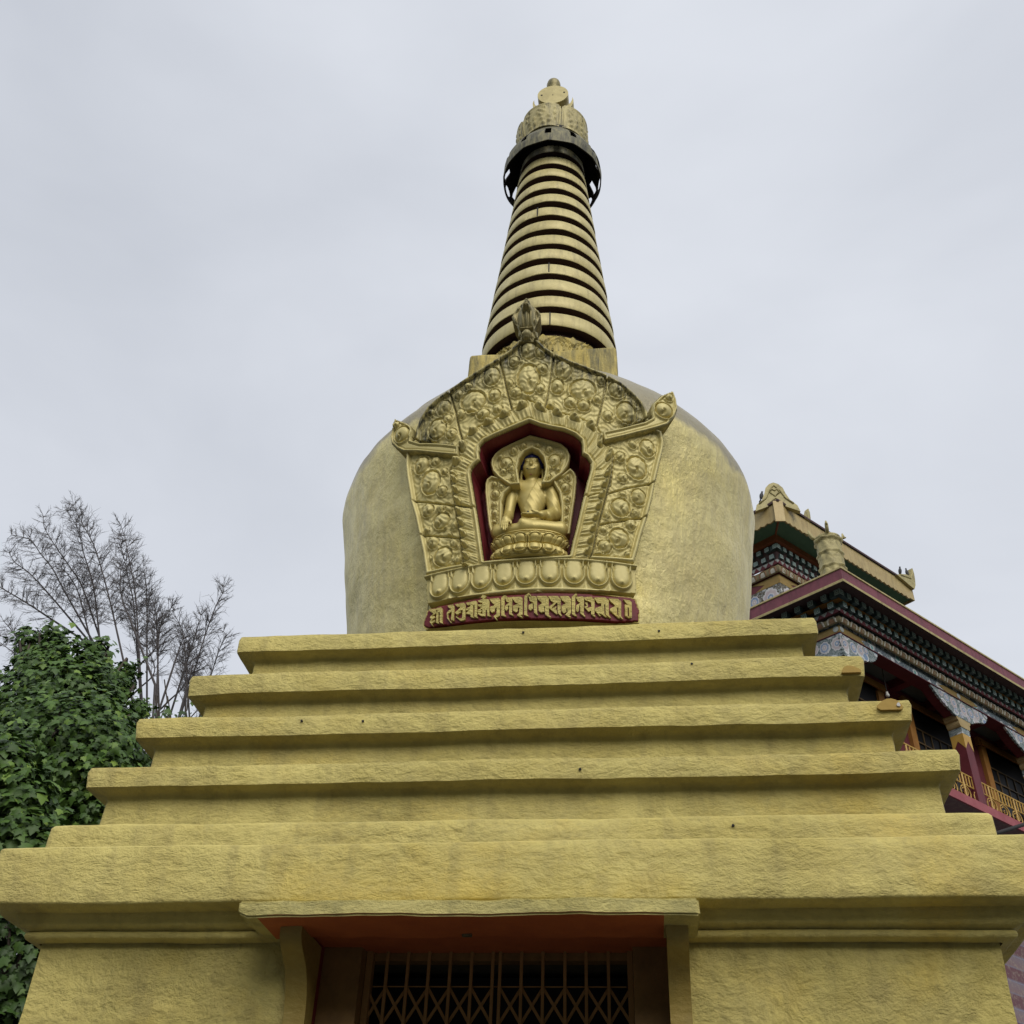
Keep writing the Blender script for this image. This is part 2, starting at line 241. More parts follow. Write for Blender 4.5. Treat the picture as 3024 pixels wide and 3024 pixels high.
ARM_BOSS=[(-0.825,6.353,0.052,0.057),(-0.876,6.441,0.026,0.026),(0.868,6.44,0.054,0.056),(0.908,6.549,0.027,0.028)]
GLYPHS=[[(-0.5676,5.0723),(-0.5307,5.073),(-0.5262,5.059),(-0.5264,5.0421),(-0.5474,5.0327),(-0.5508,5.0258),(-0.5339,5.0276),(-0.5277,5.0179),(-0.5479,5.0084),(-0.5512,4.9996),(-0.5324,5.0019),(-0.5264,4.9941),(-0.5502,4.9827),(-0.536,4.9652),(-0.5438,4.9685),(-0.5631,4.9962),(-0.552,5.0129),(-0.563,5.0206),(-0.5605,5.0295),(-0.5404,5.0427),(-0.5544,5.0547),(-0.5664,5.0645)],[(-0.5258,5.074),(-0.4951,5.0762),(-0.4863,5.0652),(-0.4836,4.9823),(-0.4747,4.969),(-0.4938,4.9784),(-0.4997,4.985),(-0.5011,5.047),(-0.5104,5.0468),(-0.5083,4.9865),(-0.5029,4.9744),(-0.522,4.9833),(-0.5231,5.0509),(-0.5147,5.0569),(-0.5254,5.0664)],[(-0.4572,5.0792),(-0.4211,5.0811),(-0.4124,5.0684),(-0.4132,4.9863),(-0.4072,4.9761),(-0.4295,4.985),(-0.4265,5.0386),(-0.4481,5.0289),(-0.4491,5.0103),(-0.4388,4.9864),(-0.4232,4.9673),(-0.4306,4.9684),(-0.4541,4.9999),(-0.4576,5.0341),(-0.4453,5.0472),(-0.429,5.054),(-0.4461,5.0642)],[(-0.41,5.0801),(-0.3554,5.0828),(-0.3448,5.0701),(-0.3434,4.9766),(-0.3546,4.9707),(-0.3727,4.9731),(-0.3992,4.9991),(-0.4013,5.0069),(-0.3769,4.9867),(-0.3625,4.9866),(-0.3602,5.0384),(-0.3718,5.0381),(-0.386,5.0308),(-0.3911,5.024),(-0.3751,5.0311),(-0.3677,5.0263),(-0.3889,5.0144),(-0.3943,5.0133),(-0.4077,5.0283),(-0.383,5.0472),(-0.3726,5.0589),(-0.3947,5.0639)],[(-0.3427,5.0811),(-0.2836,5.0857),(-0.2743,5.0726),(-0.2733,4.9867),(-0.2658,4.9748),(-0.2891,4.9848),(-0.2899,5.0594),(-0.2988,5.0586),(-0.2964,4.9894),(-0.289,4.9792),(-0.3106,4.9873),(-0.3129,5.0025),(-0.3419,5.0136),(-0.3142,5.038),(-0.339,5.0319),(-0.3413,5.0434),(-0.3148,5.0549),(-0.3152,5.0662),(-0.3331,5.0648)],[(-0.2729,5.0837),(-0.25,5.0905),(-0.211,5.0884),(-0.2037,5.0783),(-0.2013,4.9868),(-0.1871,4.9763),(-0.2134,4.9842),(-0.2162,5.0216),(-0.2232,5.0223),(-0.2239,4.9816),(-0.245,4.9855),(-0.2684,5.001),(-0.2669,5.0083),(-0.2419,4.9982),(-0.2428,5.028),(-0.2571,5.0351),(-0.2432,5.043),(-0.2682,5.0494),(-0.2703,5.0609),(-0.2437,5.0598),(-0.2441,5.0711),(-0.2582,5.0708)],[(-0.2693,5.0271),(-0.2553,5.0323),(-0.2446,5.017),(-0.2563,5.0071),(-0.2706,5.0143)],[(-0.2564,5.1052),(-0.242,5.1198),(-0.2203,5.1081),(-0.2375,5.0903)],[(-0.204,5.0895),(-0.1496,5.0903),(-0.1389,5.0763),(-0.1403,4.978),(-0.1643,4.9688),(-0.1518,4.9531),(-0.1588,4.9555),(-0.1766,4.9772),(-0.1596,4.9906),(-0.1588,5.0313),(-0.1674,5.0283),(-0.1721,5.0064),(-0.186,5.0021),(-0.1985,5.0162),(-0.1974,5.0384),(-0.1696,5.0471),(-0.1911,5.0677)],[(-0.134,5.0928),(-0.1151,5.1057),(-0.0974,5.092),(-0.1043,5.0888),(-0.1147,5.0876),(-0.1146,4.9872),(-0.1022,4.9716),(-0.1108,4.9722),(-0.1317,4.9792)],[(-0.1127,5.0882),(-0.0766,5.0896),(-0.0696,5.0809),(-0.0709,4.9881),(-0.0594,4.9727),(-0.087,4.9854),(-0.0879,5.0391),(-0.0948,5.0377),(-0.0927,5.019),(-0.1029,5.0067),(-0.1117,5.0184),(-0.1087,5.0405),(-0.0864,5.0558),(-0.1039,5.0644)],[(-0.0749,5.0906),(-0.0214,5.0895),(-0.0103,5.0778),(-0.0092,4.9777),(-0.0235,4.9746),(-0.0063,4.9592),(-0.0166,4.9614),(-0.0423,4.9755),(-0.0288,4.9896),(-0.0292,5.0228),(-0.0377,5.0196),(-0.0375,5.0011),(-0.0477,4.9942),(-0.065,5.0062),(-0.0654,5.0359),(-0.0346,5.0454),(-0.0554,5.0577)],[(-0.0008,5.0924),(0.0248,5.1121),(0.0404,5.0928),(0.0335,5.0911),(0.0266,5.0989),(0.0164,5.0898),(0.0156,4.9804),(0.0242,4.9673),(0.014,4.9694),(-0.0014,4.9774)],[(0.0221,5.0896),(0.0614,5.0904),(0.0717,5.0789),(0.0721,4.9863),(0.0789,4.9733),(0.0721,4.9734),(0.0551,4.9885),(0.0531,5.0458),(0.048,5.0441),(0.0482,5.0126),(0.0346,5.0019),(0.0237,5.0115),(0.0242,5.0355),(0.0531,5.0495),(0.0308,5.0613)],[(0.07,5.0902),(0.1246,5.0902),(0.1382,5.0763),(0.1397,4.9746),(0.1515,4.957),(0.1431,4.9581),(0.1178,4.9746),(0.1161,5.0262),(0.111,5.0263),(0.1144,4.993),(0.0958,4.9877),(0.0805,5.0008),(0.0804,5.0304),(0.0991,5.0431),(0.0974,5.0524),(0.0786,5.0676)],[(0.1348,5.0894),(0.1893,5.0904),(0.2062,5.0712),(0.2056,4.9824),(0.2122,4.9671),(0.2054,4.9678),(0.1887,4.9859),(0.1874,5.0486),(0.1806,5.0467),(0.1567,5.0188),(0.155,5.0095),(0.1805,5.0263),(0.1821,5.0189),(0.1668,5.0004),(0.1804,5.0078),(0.187,4.9785),(0.1802,4.9784),(0.1398,5.015),(0.1432,5.0261),(0.1704,5.0485),(0.1501,5.0614)],[(0.2012,5.089),(0.2489,5.0916),(0.2657,5.0727),(0.2647,4.9913),(0.2543,4.9707),(0.2643,4.9583),(0.2576,4.958),(0.2308,4.9756),(0.2444,4.9906),(0.243,5.0164),(0.2379,5.0126),(0.2377,4.9941),(0.2241,4.9846),(0.2107,4.9972),(0.211,5.0304),(0.2382,5.0459),(0.2146,5.0639)],[(0.2693,5.0877),(0.2934,5.1092),(0.3018,5.0983),(0.2898,5.0922),(0.2865,4.981),(0.2981,4.9676),(0.2914,4.9684),(0.2696,4.9786)],[(0.2914,5.0867),(0.3307,5.0922),(0.339,5.0815),(0.3355,4.9833),(0.3454,4.9673),(0.3387,4.9688),(0.317,4.986),(0.3161,5.0376),(0.311,5.0355),(0.3088,5.004),(0.3019,4.9945),(0.2919,5.0033),(0.294,5.0348),(0.3198,5.0526),(0.3029,5.0611)],[(0.3357,5.0869),(0.3819,5.0934),(0.3986,5.074),(0.3958,4.9832),(0.403,4.9698),(0.3946,4.9714),(0.3762,4.9856),(0.3784,5.006),(0.3629,4.9995),(0.3397,5.0277),(0.3552,5.0359),(0.3419,5.0537),(0.3573,5.0564),(0.3602,5.0325),(0.3497,5.0171),(0.3789,5.03),(0.3794,5.0559),(0.3643,5.0643),(0.3473,5.0689)],[(0.3955,5.0887),(0.4609,5.0938),(0.4794,5.0787),(0.4783,4.9861),(0.4908,4.9696),(0.483,4.97),(0.4596,4.9881),(0.4597,5.0527),(0.4528,5.0503),(0.4528,4.9875),(0.4677,4.9723),(0.4575,4.9733),(0.4341,4.9897),(0.4206,4.9942),(0.432,4.9767),(0.4236,4.9779),(0.3988,5.0092),(0.4026,5.0242),(0.4353,5.0377),(0.4375,5.0564),(0.417,5.0549),(0.4054,5.0707)],[(0.4797,5.0899),(0.5334,5.0922),(0.552,5.0786),(0.5486,4.9857),(0.5602,4.9716),(0.5516,4.9721),(0.5332,4.9878),(0.5333,5.0394),(0.5262,5.035),(0.5266,4.9944),(0.5413,4.974),(0.5327,4.973),(0.4844,5.0161),(0.4864,5.0273),(0.5145,5.0449),(0.5114,5.0557),(0.4912,5.0723)],[(0.5647,5.0931),(0.6029,5.0903),(0.613,5.0804),(0.611,4.9894),(0.6056,4.9832),(0.5953,4.9874),(0.5942,5.0464),(0.5872,5.0455),(0.5869,4.9938),(0.5985,4.9805),(0.5882,4.9829),(0.5713,4.992),(0.5722,5.0623),(0.5982,5.0599),(0.5812,5.0708)]]
STRIP=[(-0.5819,4.9728),(-0.6001,4.9882),(-0.6035,5.0114),(-0.5885,5.0499),(-0.5841,5.0717),(-0.5637,5.0848),(-0.4253,5.093),(-0.2699,5.1041),(-0.2528,5.1248),(-0.2243,5.1217),(-0.2098,5.1089),(-0.0044,5.1094),(0.0334,5.1129),(0.0716,5.1126),(0.2423,5.1146),(0.3037,5.1134),(0.4303,5.11),(0.6108,5.1119),(0.6386,5.1024),(0.6442,5.0714),(0.6553,5.0432),(0.6489,4.9778),(0.5288,4.9598),(0.325,4.9589),(0.1565,4.9581),(0.0004,4.9619),(-0.1365,4.9648),(-0.3116,4.9653),(-0.4562,4.9668)]
PETALS=[-0.513,-0.388,-0.256,-0.122,0.008,0.144,0.284,0.421,0.56]
CULMS=[[(-9.19,10.0,12.35),(-9.52,10.0,13.05),(-9.89,10.0,13.79),(-10.23,10.0,14.42),(-10.62,10.0,14.98),(-11.03,10.0,15.57)],[(-9.64,10.23,12.36),(-10.14,10.23,13.64),(-10.57,10.23,14.44),(-10.92,10.23,15.14),(-11.34,10.23,15.66)],[(-9.95,10.46,12.82),(-10.54,10.46,13.82),(-10.9,10.46,14.26),(-11.39,10.46,14.82),(-11.83,10.46,15.37),(-11.96,10.46,15.7)],[(-10.34,10.69,12.98),(-11.08,10.69,13.93),(-11.47,10.69,14.45),(-11.86,10.69,14.85),(-12.23,10.69,15.25),(-12.7,10.69,15.4)],[(-10.75,10.92,13.23),(-11.48,10.92,13.94),(-12.1,10.92,14.51),(-12.56,10.92,14.84),(-12.77,10.92,15.1)],[(-11.27,11.15,13.4),(-12.11,11.15,13.93),(-12.85,11.15,14.36),(-13.14,11.15,14.51)],[(-9.39,11.38,12.69),(-9.87,11.38,14.21),(-10.19,11.38,14.98),(-10.5,11.38,15.71),(-10.76,11.38,16.2)],[(-9.35,11.61,12.82),(-9.73,11.61,14.3),(-10.01,11.61,15.1)],[(-8.42,11.84,11.6),(-8.37,11.84,12.49),(-8.32,11.84,13.4),(-8.24,11.84,14.12),(-8.15,11.84,14.52),(-8.22,11.84,14.72)],[(-8.7,12.07,12.7),(-8.66,12.07,13.39),(-8.63,12.07,14.05)],[(-8.97,10.0,12.57),(-9.36,10.0,13.26),(-9.57,10.0,14.03)],[(-8.02,10.23,11.53),(-7.98,10.23,12.15),(-7.94,10.23,12.53)],[(-8.4,10.46,11.67),(-8.6,10.46,12.7),(-8.48,10.46,13.22)],[(-10.99,10.69,12.04),(-11.49,10.69,12.32),(-12.09,10.69,12.71)],[(-11.41,10.92,12.39),(-11.94,10.92,13.0),(-12.32,10.92,13.36)],[(-9.2,11.15,12.3),(-8.95,11.15,12.84),(-9.3,11.15,13.71)],[(-10.6,11.38,13.2),(-11.15,11.38,14.27),(-11.53,11.38,14.77),(-11.86,11.38,15.07)]]
# ---------------- ground ----------------
def groundb(n,b):
    c=coord(n); n.links.new(ramp(n,noise_(n,c,.6,8,.6),[(.3,(.050,.048,.043)),(.7,(.08,.076,.068))]),b.inputs['Base Color']); bump(n,b,noise_(n,c,20,6,.6),.3,.01)
Mt['ground']=mat('paving',(.25,.24,.22),.85,0,groundb)
g=mk('ground',[(-300,-300,0),(300,-300,0),(300,300,0),(-300,300,0)],[(0,1,2,3)],Mt['ground']); g['kind']='structure'
# unseen hill ring added to block low sky light, below the picture's lower edge in front and higher behind
V=[];F=[];n=160;rings_=((60,0),(80,.35),(110,.75),(150,1.0),(200,1.05))
for r_,h_ in rings_:
    for k in range(n):
        a=2*math.pi*k/n; back=.5-.5*math.cos(a)          # a=0 is +y (ahead), pi is behind the camera
        hh=(11+46*back)*h_*(1+.25*noise.noise(Vector((math.cos(a)*2,math.sin(a)*2,r_*.02))))
        V.append((r_*math.sin(a),r_*math.cos(a),hh-.3+3*noise.noise(Vector((r_*.1*math.sin(a),r_*.1*math.cos(a),1)))*h_))
for i in range(len(rings_)-1):
    for k in range(n): F.append((i*n+k,i*n+(k+1)%n,(i+1)*n+(k+1)%n,(i+1)*n+k))
Mt['sky_block_hill']=mat('sky_block_hillside',(.04,.06,.025),.95,0,redb((.025,.045,.018),(.06,.085,.035)))
hl=mk('sky_block_hills',V,F,Mt['sky_block_hill'],None,True); hl['kind']='structure'

# ---------------- stupa ----------------
st=thing('stupa','tall golden stupa with stepped square base, bell dome and ringed spire','stupa')
def sq_ring(h,z,n=48,cr=.014):
    pts=[]
    for k in range(4):
        a=math.pi/2*k; c,s=math.cos(a),math.sin(a)
        for i in range(n+1):
            t=-h+cr+(2*h-2*cr)*i/n; x,y=t,-h
            pts.append((c*x-s*y,s*x+c*y,z))
        x,y=h-cr*.3,-h+cr*.3; pts.append((c*x-s*y,s*x+c*y,z))
    return pts
def sq_loft(prof,seed,amp=.006,n=48,maxstep=.04):
    # profile of (half width, z); long steps are subdivided, then everything is jittered like hand-laid plaster
    P=[prof[0]]
    for a,b in zip(prof,prof[1:]):
        k=max(1,int(math.hypot(b[0]-a[0],b[1]-a[1])/maxstep))
        P+=[(a[0]+(b[0]-a[0])*i/k,a[1]+(b[1]-a[1])*i/k) for i in range(1,k+1)]
    V=[];F=[];L=4*(n+2)
    for h,z in P: V+=sq_ring(h,z,n)
    o=[]
    for v in V:
        p=Vector(v); q=noise.noise_vector(p*1.3+Vector((seed,0,0)))*amp*1.3+noise.noise_vector(p*5+Vector((0,seed,0)))*amp*.8+noise.noise_vector(p*17)*amp*.35
        o.append((p.x+q.x,p.y+q.y,p.z+q.z*.9))
    for i in range(len(P)-1):
        for k in range(L): F.append((i*L+k,i*L+(k+1)%L,(i+1)*L+(k+1)%L,(i+1)*L+k))
    F.append(tuple((len(P)-1)*L+k for k in range(L)))
    return o,F
def sq_obj(name,prof,seed,amp=.006,skip=None):
    v,f=sq_loft(prof,seed,amp)
    if skip: f=[q for q in f if len(q)>4 or not skip(sum(v[i][0] for i in q)/4,sum(v[i][1] for i in q)/4)]
    o=mk(name,v,f,[Mt['gold'],Mt['ledge']],st); o.data.polygons.foreach_set('material_index',[1 if abs(q.normal.z)>.75 and q.normal.z>0 else 0 for q in o.data.polygons]); shade(o,50); return o
tiers=[(1.582,4.670,1.582,4.780,1.501),(1.737,4.325,1.743,4.447,1.659),(1.879,4.005,1.887,4.117,1.797),(2.0,3.694,2.007,3.801,1.920)]
lower=[4.447,4.117,3.801,3.490]
for i,((wb,zb,wt,zt,nk),zl) in enumerate(zip(tiers,lower)):
    b=.020
    prof=[(nk+.004,zl-.03),(nk,zb-.03),(nk+.006,zb-.012),(nk+.02,zb-.004),(wb-b,zb),(wb-.002,zb+.006),(wb,zb+b),(wt,zt-b*1.4),(wt-.006,zt-.005),(wt-b*1.6,zt),(wt-.25,zt+.004)]
    sq_obj('tier',prof,i*3.7+1)
sq_obj('tier',[(2.066,3.32),(2.066,3.383),(2.066,3.472),(2.059,3.484),(2.040,3.490),(1.8,3.495)],21.3)
sq_obj('cornice',[(2.07,3.082),(2.184,3.087),(2.193,3.091),(2.196,3.099),(2.196,3.326),(2.190,3.334),(2.178,3.338),(1.95,3.342)],33.1)
tor=[(2.035+.017*math.sin(a),3.001-.017*math.cos(a)) for a in np.linspace(0.2,math.pi-.2,7)]
XL,XR,YF=-.79,.715,-1.9876
sq_obj('moulding',[(2.00,2.979)]+tor+[(2.05,3.024),(2.072,3.030),(2.08,3.04),(2.085,3.06),(2.092,3.07),(2.092,3.090)],41,.005,lambda x,y: y<-1.9 and XL-.06<x<XR+.06)
# base walls with a doorway cut into the front
XL,XR,YF=-.79,.715,-1.9876
def wall(a,b,z0,z1,seed,name='base_wall'):
    a=np.array(a);b=np.array(b); n=max(2,int(np.linalg.norm(b-a)/.045)); m_=max(2,int((z1-z0)/.045)); V=[];F=[]
    for j in range(m_+1):
        for i in range(n+1):
            p=Vector((*(a+(b-a)*i/n),z0+(z1-z0)*j/m_)); q=noise.noise_vector(p*2.1+Vector((seed,0,0)))*.007+noise.noise_vector(p*7)*.004
            V.append((p.x+q.x,p.y+q.y,p.z))
    for j in range(m_):
        for i in range(n): F.append((j*(n+1)+i,j*(n+1)+i+1,(j+1)*(n+1)+i+1,(j+1)*(n+1)+i))
    return V,F
w=MB(); h=1.9876
for a,b in (((-h,-h),(XL,-h)),((XR,-h),(h,-h)),((h,-h),(h,h)),((h,h),(-h,h)),((-h,h),(-h,-h))):
    v,f=wall(a,b,0,2.985,3); w.add(v,f)
o=mk('base_wall',w.v,w.f,Mt['goldv'],st); shade(o,50)
# doorway: reveals, piers, canopy, consoles, folding gate
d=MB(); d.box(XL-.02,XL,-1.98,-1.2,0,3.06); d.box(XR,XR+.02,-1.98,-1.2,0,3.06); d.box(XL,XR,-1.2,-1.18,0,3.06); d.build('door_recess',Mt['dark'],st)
for x0,x1 in((XL+.003,-.615),(.553,XR-.003)):
    p=MB(); p.box(x0,x1,-1.80,-1.55,0,3.03); p.build('pier',Mt['brown'],st)
sf=MB(); sf.add([(x,y,z) for x in(XL-.05,XR+.05) for y,z in((-2.22,2.988),(-1.60,3.040),(-1.60,3.075),(-2.22,3.030))],[(0,1,5,4),(1,2,6,5),(2,3,7,6),(3,0,4,7),(0,3,2,1),(4,5,6,7)]); sf.build('door_soffit',Mt['orangered'],st)
for x0,x1 in((XL+.0005,XL+.006),(XR-.006,XR-.0005)):
    side=MB(); side.box(x0,x1,-1.96,-1.80,0,3.03); side.build('reveal',Mt['red'],st)
ln=MB(); ln.box(-.612,.550,-1.68,-1.62,3.000,3.036); ln.build('lintel',Mt['brown'],st)
v,f=[],[]
cb_=bmesh.new(); bmesh.ops.create_cube(cb_,size=1)
for vv in cb_.verts: vv.co=Vector((-.095+vv.co.x*1.825,-2.19+vv.co.y*.28,3.016+vv.co.z*.064))
bmesh.ops.subdivide_edges(cb_,edges=[e for e in cb_.edges if abs(e.verts[0].co.x-e.verts[1].co.x)>1],cuts=40)
bmesh.ops.bevel(cb_,geom=[e for e in cb_.edges if e.calc_face_angle(0)>1],offset=.008,segments=2,affect='EDGES')
for vv in cb_.verts:
    q=noise.noise_vector(vv.co*9)*.006+noise.noise_vector(vv.co*2)*.006; vv.co+=q
    if vv.co.x<-.97 and vv.co.z<3.0: vv.co.z+=(-.97-vv.co.x)*.55
for fc in cb_.faces: fc.material_index=1 if fc.normal.z<-.8 and abs(fc.calc_center_median().x+.1)<.80 else 0
me=bpy.data.meshes.new('door_canopy'); cb_.to_mesh(me); cb_.free(); link('door_canopy',me,[Mt['weathered2'] if 'weathered2' in Mt else Mt['gold'],Mt['orangered']],st)
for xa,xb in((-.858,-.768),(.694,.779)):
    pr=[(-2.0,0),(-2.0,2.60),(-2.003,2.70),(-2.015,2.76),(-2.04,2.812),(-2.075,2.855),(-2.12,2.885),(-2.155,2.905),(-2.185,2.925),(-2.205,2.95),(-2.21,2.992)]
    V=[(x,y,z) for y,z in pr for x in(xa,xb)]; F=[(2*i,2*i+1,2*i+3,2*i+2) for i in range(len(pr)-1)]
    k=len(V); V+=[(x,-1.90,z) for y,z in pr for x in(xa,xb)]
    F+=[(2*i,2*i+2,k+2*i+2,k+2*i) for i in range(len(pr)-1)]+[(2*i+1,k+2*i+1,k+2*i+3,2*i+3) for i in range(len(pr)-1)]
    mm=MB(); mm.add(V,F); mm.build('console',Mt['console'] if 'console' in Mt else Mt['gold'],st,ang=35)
gt=MB(); gt.box(-.612,-.585,-1.72,-1.67,0,3.035); gt.box(.527,.550,-1.72,-1.67,0,3.035); gate=gt.build('folding_gate',Mt['gate'],st)
bars=[-.605,-.52,-.427,-.334,-.24,-.146,-.053,-.021,.072,.165,.26,.351,.446,.538]
for x in bars[1:-1]:
    q=MB(); q.box(x-.0065,x+.0065,-1.712,-1.70,.05,3.033); q.build('bar',Mt['gate'],gate)
for base in(2.742,2.08,1.4,.7):
    lt=MB()
    for i,(a,b) in enumerate(zip(bars,bars[1:])):
        if i==6: continue
        for k in (0,-1):
            z1=2.885-2.742+base+k*.145; z0=z1-.145
            for (p,q,dy) in(((a,z1),(b,z0),0),((a,z0),(b,z1),.006)):
                c=((p[0]+q[0])/2,-1.697+dy,(p[1]+q[1])/2); dx,dz=(q[0]-p[0])/2,(q[1]-p[1])/2; L=math.hypot(dx,dz)
                lt.obox(c,(dx,0,dz),(0,.0025,0),(-dz/L*.0062,0,dx/L*.0062))
    lt.build('lattice',Mt['gate'],gate)
rl=MB(); rl.box(-.58,.52,-1.69,-1.685,2.888,2.893); rl.build('rail',Mt['gate'],gate)
# bare ochre patches and small marks where paint is missing
def patch(cx,cz,rx,rz,y,m_,name='bare_patch',sq=0):
    pts=[]
    for k in range(18):
        a=2*math.pi*k/18; rr=1+.12*math.sin(3*a+cx*9); z=max(math.sin(a)*rz*rr,-rz*(1-sq)); pts.append((cx+math.cos(a)*rx*rr,cz+z))
    mb=MB(); mb.prism(pts,lambda p,s_:(p[0],y-(.004 if s_==0 else -.02),p[1])); mb.build(name,m_,st)
patch(1.668,4.350,.046,.026,-1.750,Mt['ochre'],sq=.6); patch(1.785,4.078,.056,.032,-1.894,Mt['ochre'],sq=.3)
patch(1.822,4.078,.008,.010,-1.900,Mt['white'] if 'white' in Mt else Mt['oldmetal'])
for x,z,y in((.02,4.74,-1.586),(.75,4.72,-1.586),(-1.03,4.08,-1.888),(-.72,4.07,-1.888),(.35,3.74,-2.004),(.9,4.42,-1.744),(1.0,3.44,-2.068)): patch(x,z,.006,.005,y,Mt['black'],'hole')
pk=MB(); pk.box(-.13,-.09,-2.10,-2.08,2.978,2.986); pk.build('tape_scrap',Mt['oldmetal'],st)

# dome with an opening where the niche goes in
RC=2.2
def yf(z): return 1.36+(z-4.85)*.15
def SP(s,z,off=0.0):
    a=s/RC; return ((RC+off)*math.sin(a),-(yf(z)-RC)-(RC+off)*math.cos(a),z)
def inpoly(px,py,poly):
    ins=np.zeros(px.shape,bool); n=len(poly)
    for i in range(n):
        x0,y0=poly[i];x1,y1=poly[(i+1)%n]
        if y0==y1: continue
        c=((y0>py)!=(y1>py))&(px<(x1-x0)*(py-y0)/(y1-y0)+x0); ins^=c
    return ins
def dpoly(px,py,pts,closed=False):
    d=np.full(px.shape,9.0); n=len(pts)
    for i in range(n if closed else n-1):
        x0,y0=pts[i];x1,y1=pts[(i+1)%n]; dx,dy=x1-x0,y1-y0; L=dx*dx+dy*dy+1e-12
        t=np.clip(((px-x0)*dx+(py-y0)*dy)/L,0,1); d=np.minimum(d,np.hypot(px-x0-t*dx,py-y0-t*dy))
    return d
zk=[4.78,5.15,5.5,5.8,6.2,6.45,6.58,6.72,6.88,7.1,7.3,7.5,7.7,7.8]; rk=[1.268,1.325,1.382,1.438,1.488,1.535,1.550,1.528,1.45,1.30,1.12,.90,.66,.5]
zz=np.linspace(4.77,7.8,110)
# Catmull-Rom through the knots
def crom(x,xs,ys):
    i=int(np.clip(np.searchsorted(xs,x)-1,0,len(xs)-2)); m_=[(ys[min(j+1,len(xs)-1)]-ys[max(j-1,0)])/(xs[min(j+1,len(xs)-1)]-xs[max(j-1,0)]) for j in(i,i+1)]
    h_=xs[i+1]-xs[i]; t=(x-xs[i])/h_
    return (2*t**3-3*t*t+1)*ys[i]+(t**3-2*t*t+t)*h_*m_[0]+(-2*t**3+3*t*t)*ys[i+1]+(t**3-t*t)*h_*m_[1]
rr=np.array([crom(z,zk,rk) for z in zz]); nth=288
V=[];F=[]
for z,r in zip(zz,rr):
    for k in range(nth):
        a=2*math.pi*k/nth; p=Vector((r*math.sin(a),-r*math.cos(a),z)); q=noise.noise(p*2.2)*.016+noise.noise(p*6)*.008-.055*max(0,-math.sin(a))*math.exp(-((z-6.98)/.24)**2)
        V.append((p.x*(1+q/r)-.014,p.y*(1+q/r),z))
for i in range(len(zz)-1):
    for k in range(nth):
        kk=k if k<nth/2 else k-nth; s_=(kk+.5)/nth*2*math.pi*rr[i]
        z=(zz[i]+zz[i+1])/2
        if abs(s_)<.40 and 5.30<z<6.34 and inpoly(np.array([s_]),np.array([z]),[(x*1.12-.003,5.75+(zq-5.75)*1.07) for x,zq in NICHE])[0]: continue
        F.append((i*nth+k,i*nth+(k+1)%nth,(i+1)*nth+(k+1)%nth,(i+1)*nth+k))
mk('dome',V,F,Mt['dome'],st,True)

# ---- carved niche surround: height-field relief cut into panels ----
def bossfield(s,z,lst,H):
    h=np.zeros_like(s)
    for i,(cx,cz,rx,rz) in enumerate(lst):
        m_=(np.abs(s-cx)<rx*1.5)&(np.abs(z-cz)<rz*1.5)
        if not m_.any(): continue
        u=(s[m_]-cx)/rx; v=(z[m_]-cz)/rz; d=np.hypot(u,v*(1+.12*(v>0))); th=np.arctan2(v,u); sg=1 if i%2 else -1
        sz=min(1,.35+rx/.06)
        dome=np.where(d<1,np.sqrt(np.clip(1-d*d,0,1)),0)
        # spiral groove curling into the lower half
        u2,v2=u-sg*.22,v+.30; d2=np.hypot(u2,v2); t2=np.arctan2(v2,u2*sg)
        ph=(np.log(d2+.02)*1.9-t2)/(2*np.pi); fr=np.abs(ph-np.round(ph)); groove=np.exp(-(fr/.15)**2)*np.clip(1.25-d2/.8,0,1)*(d<.97)
        knob=np.exp(-(d2/.16)**2)*.4
        hh=H*sz*(dome*(1-.62*groove)+knob*.5)
        rim=H*.42*np.exp(-((d-1.2)/.10)**2)-H*.40*np.exp(-((d-1.04)/.06)**2)
        h[m_]=np.maximum(h[m_],hh+0*rim)+np.where(d>.98,rim,0)
    return h
def swirl_fill(poly,lst,n,r0,r1,seed):
    r=random.Random(seed); xs=[p[0] for p in poly]; zs=[p[1] for p in poly]; res=[]; allb=list(lst)
    for _ in range(n*60):
        if len(res)>=n: break
        x,z=r.uniform(min(xs),max(xs)),r.uniform(min(zs),max(zs)); q=r.uniform(r0,r1)
        if not inpoly(np.array([x]),np.array([z]),poly)[0]: continue
        if all(math.hypot((x-b[0])/(b[2]+q),(z-b[1])/(b[3]+q))>.98 for b in allb): allb.append((x,z,q,q)); res.append((x,z,q,q*1.05))
    return res
def grid_relief(poly,hf,off,thick,res,hole=None):
    """grid over poly in (s,z); returns arrays for building; hf(S,Z,inside)->height"""
    xs=[p[0] for p in poly]; zs=[p[1] for p in poly]
    s=np.arange(min(xs)-res,max(xs)+2*res,res); z=np.arange(min(zs)-res,max(zs)+2*res,res)
    SS,ZZ=np.meshgrid(s,z); c_s=SS[:-1,:-1]+res/2; c_z=ZZ[:-1,:-1]+res/2
    ins=inpoly(c_s,c_z,poly)
    if hole is not None: ins&=~inpoly(c_s,c_z,hole)
    return SS,ZZ,c_s,c_z,ins
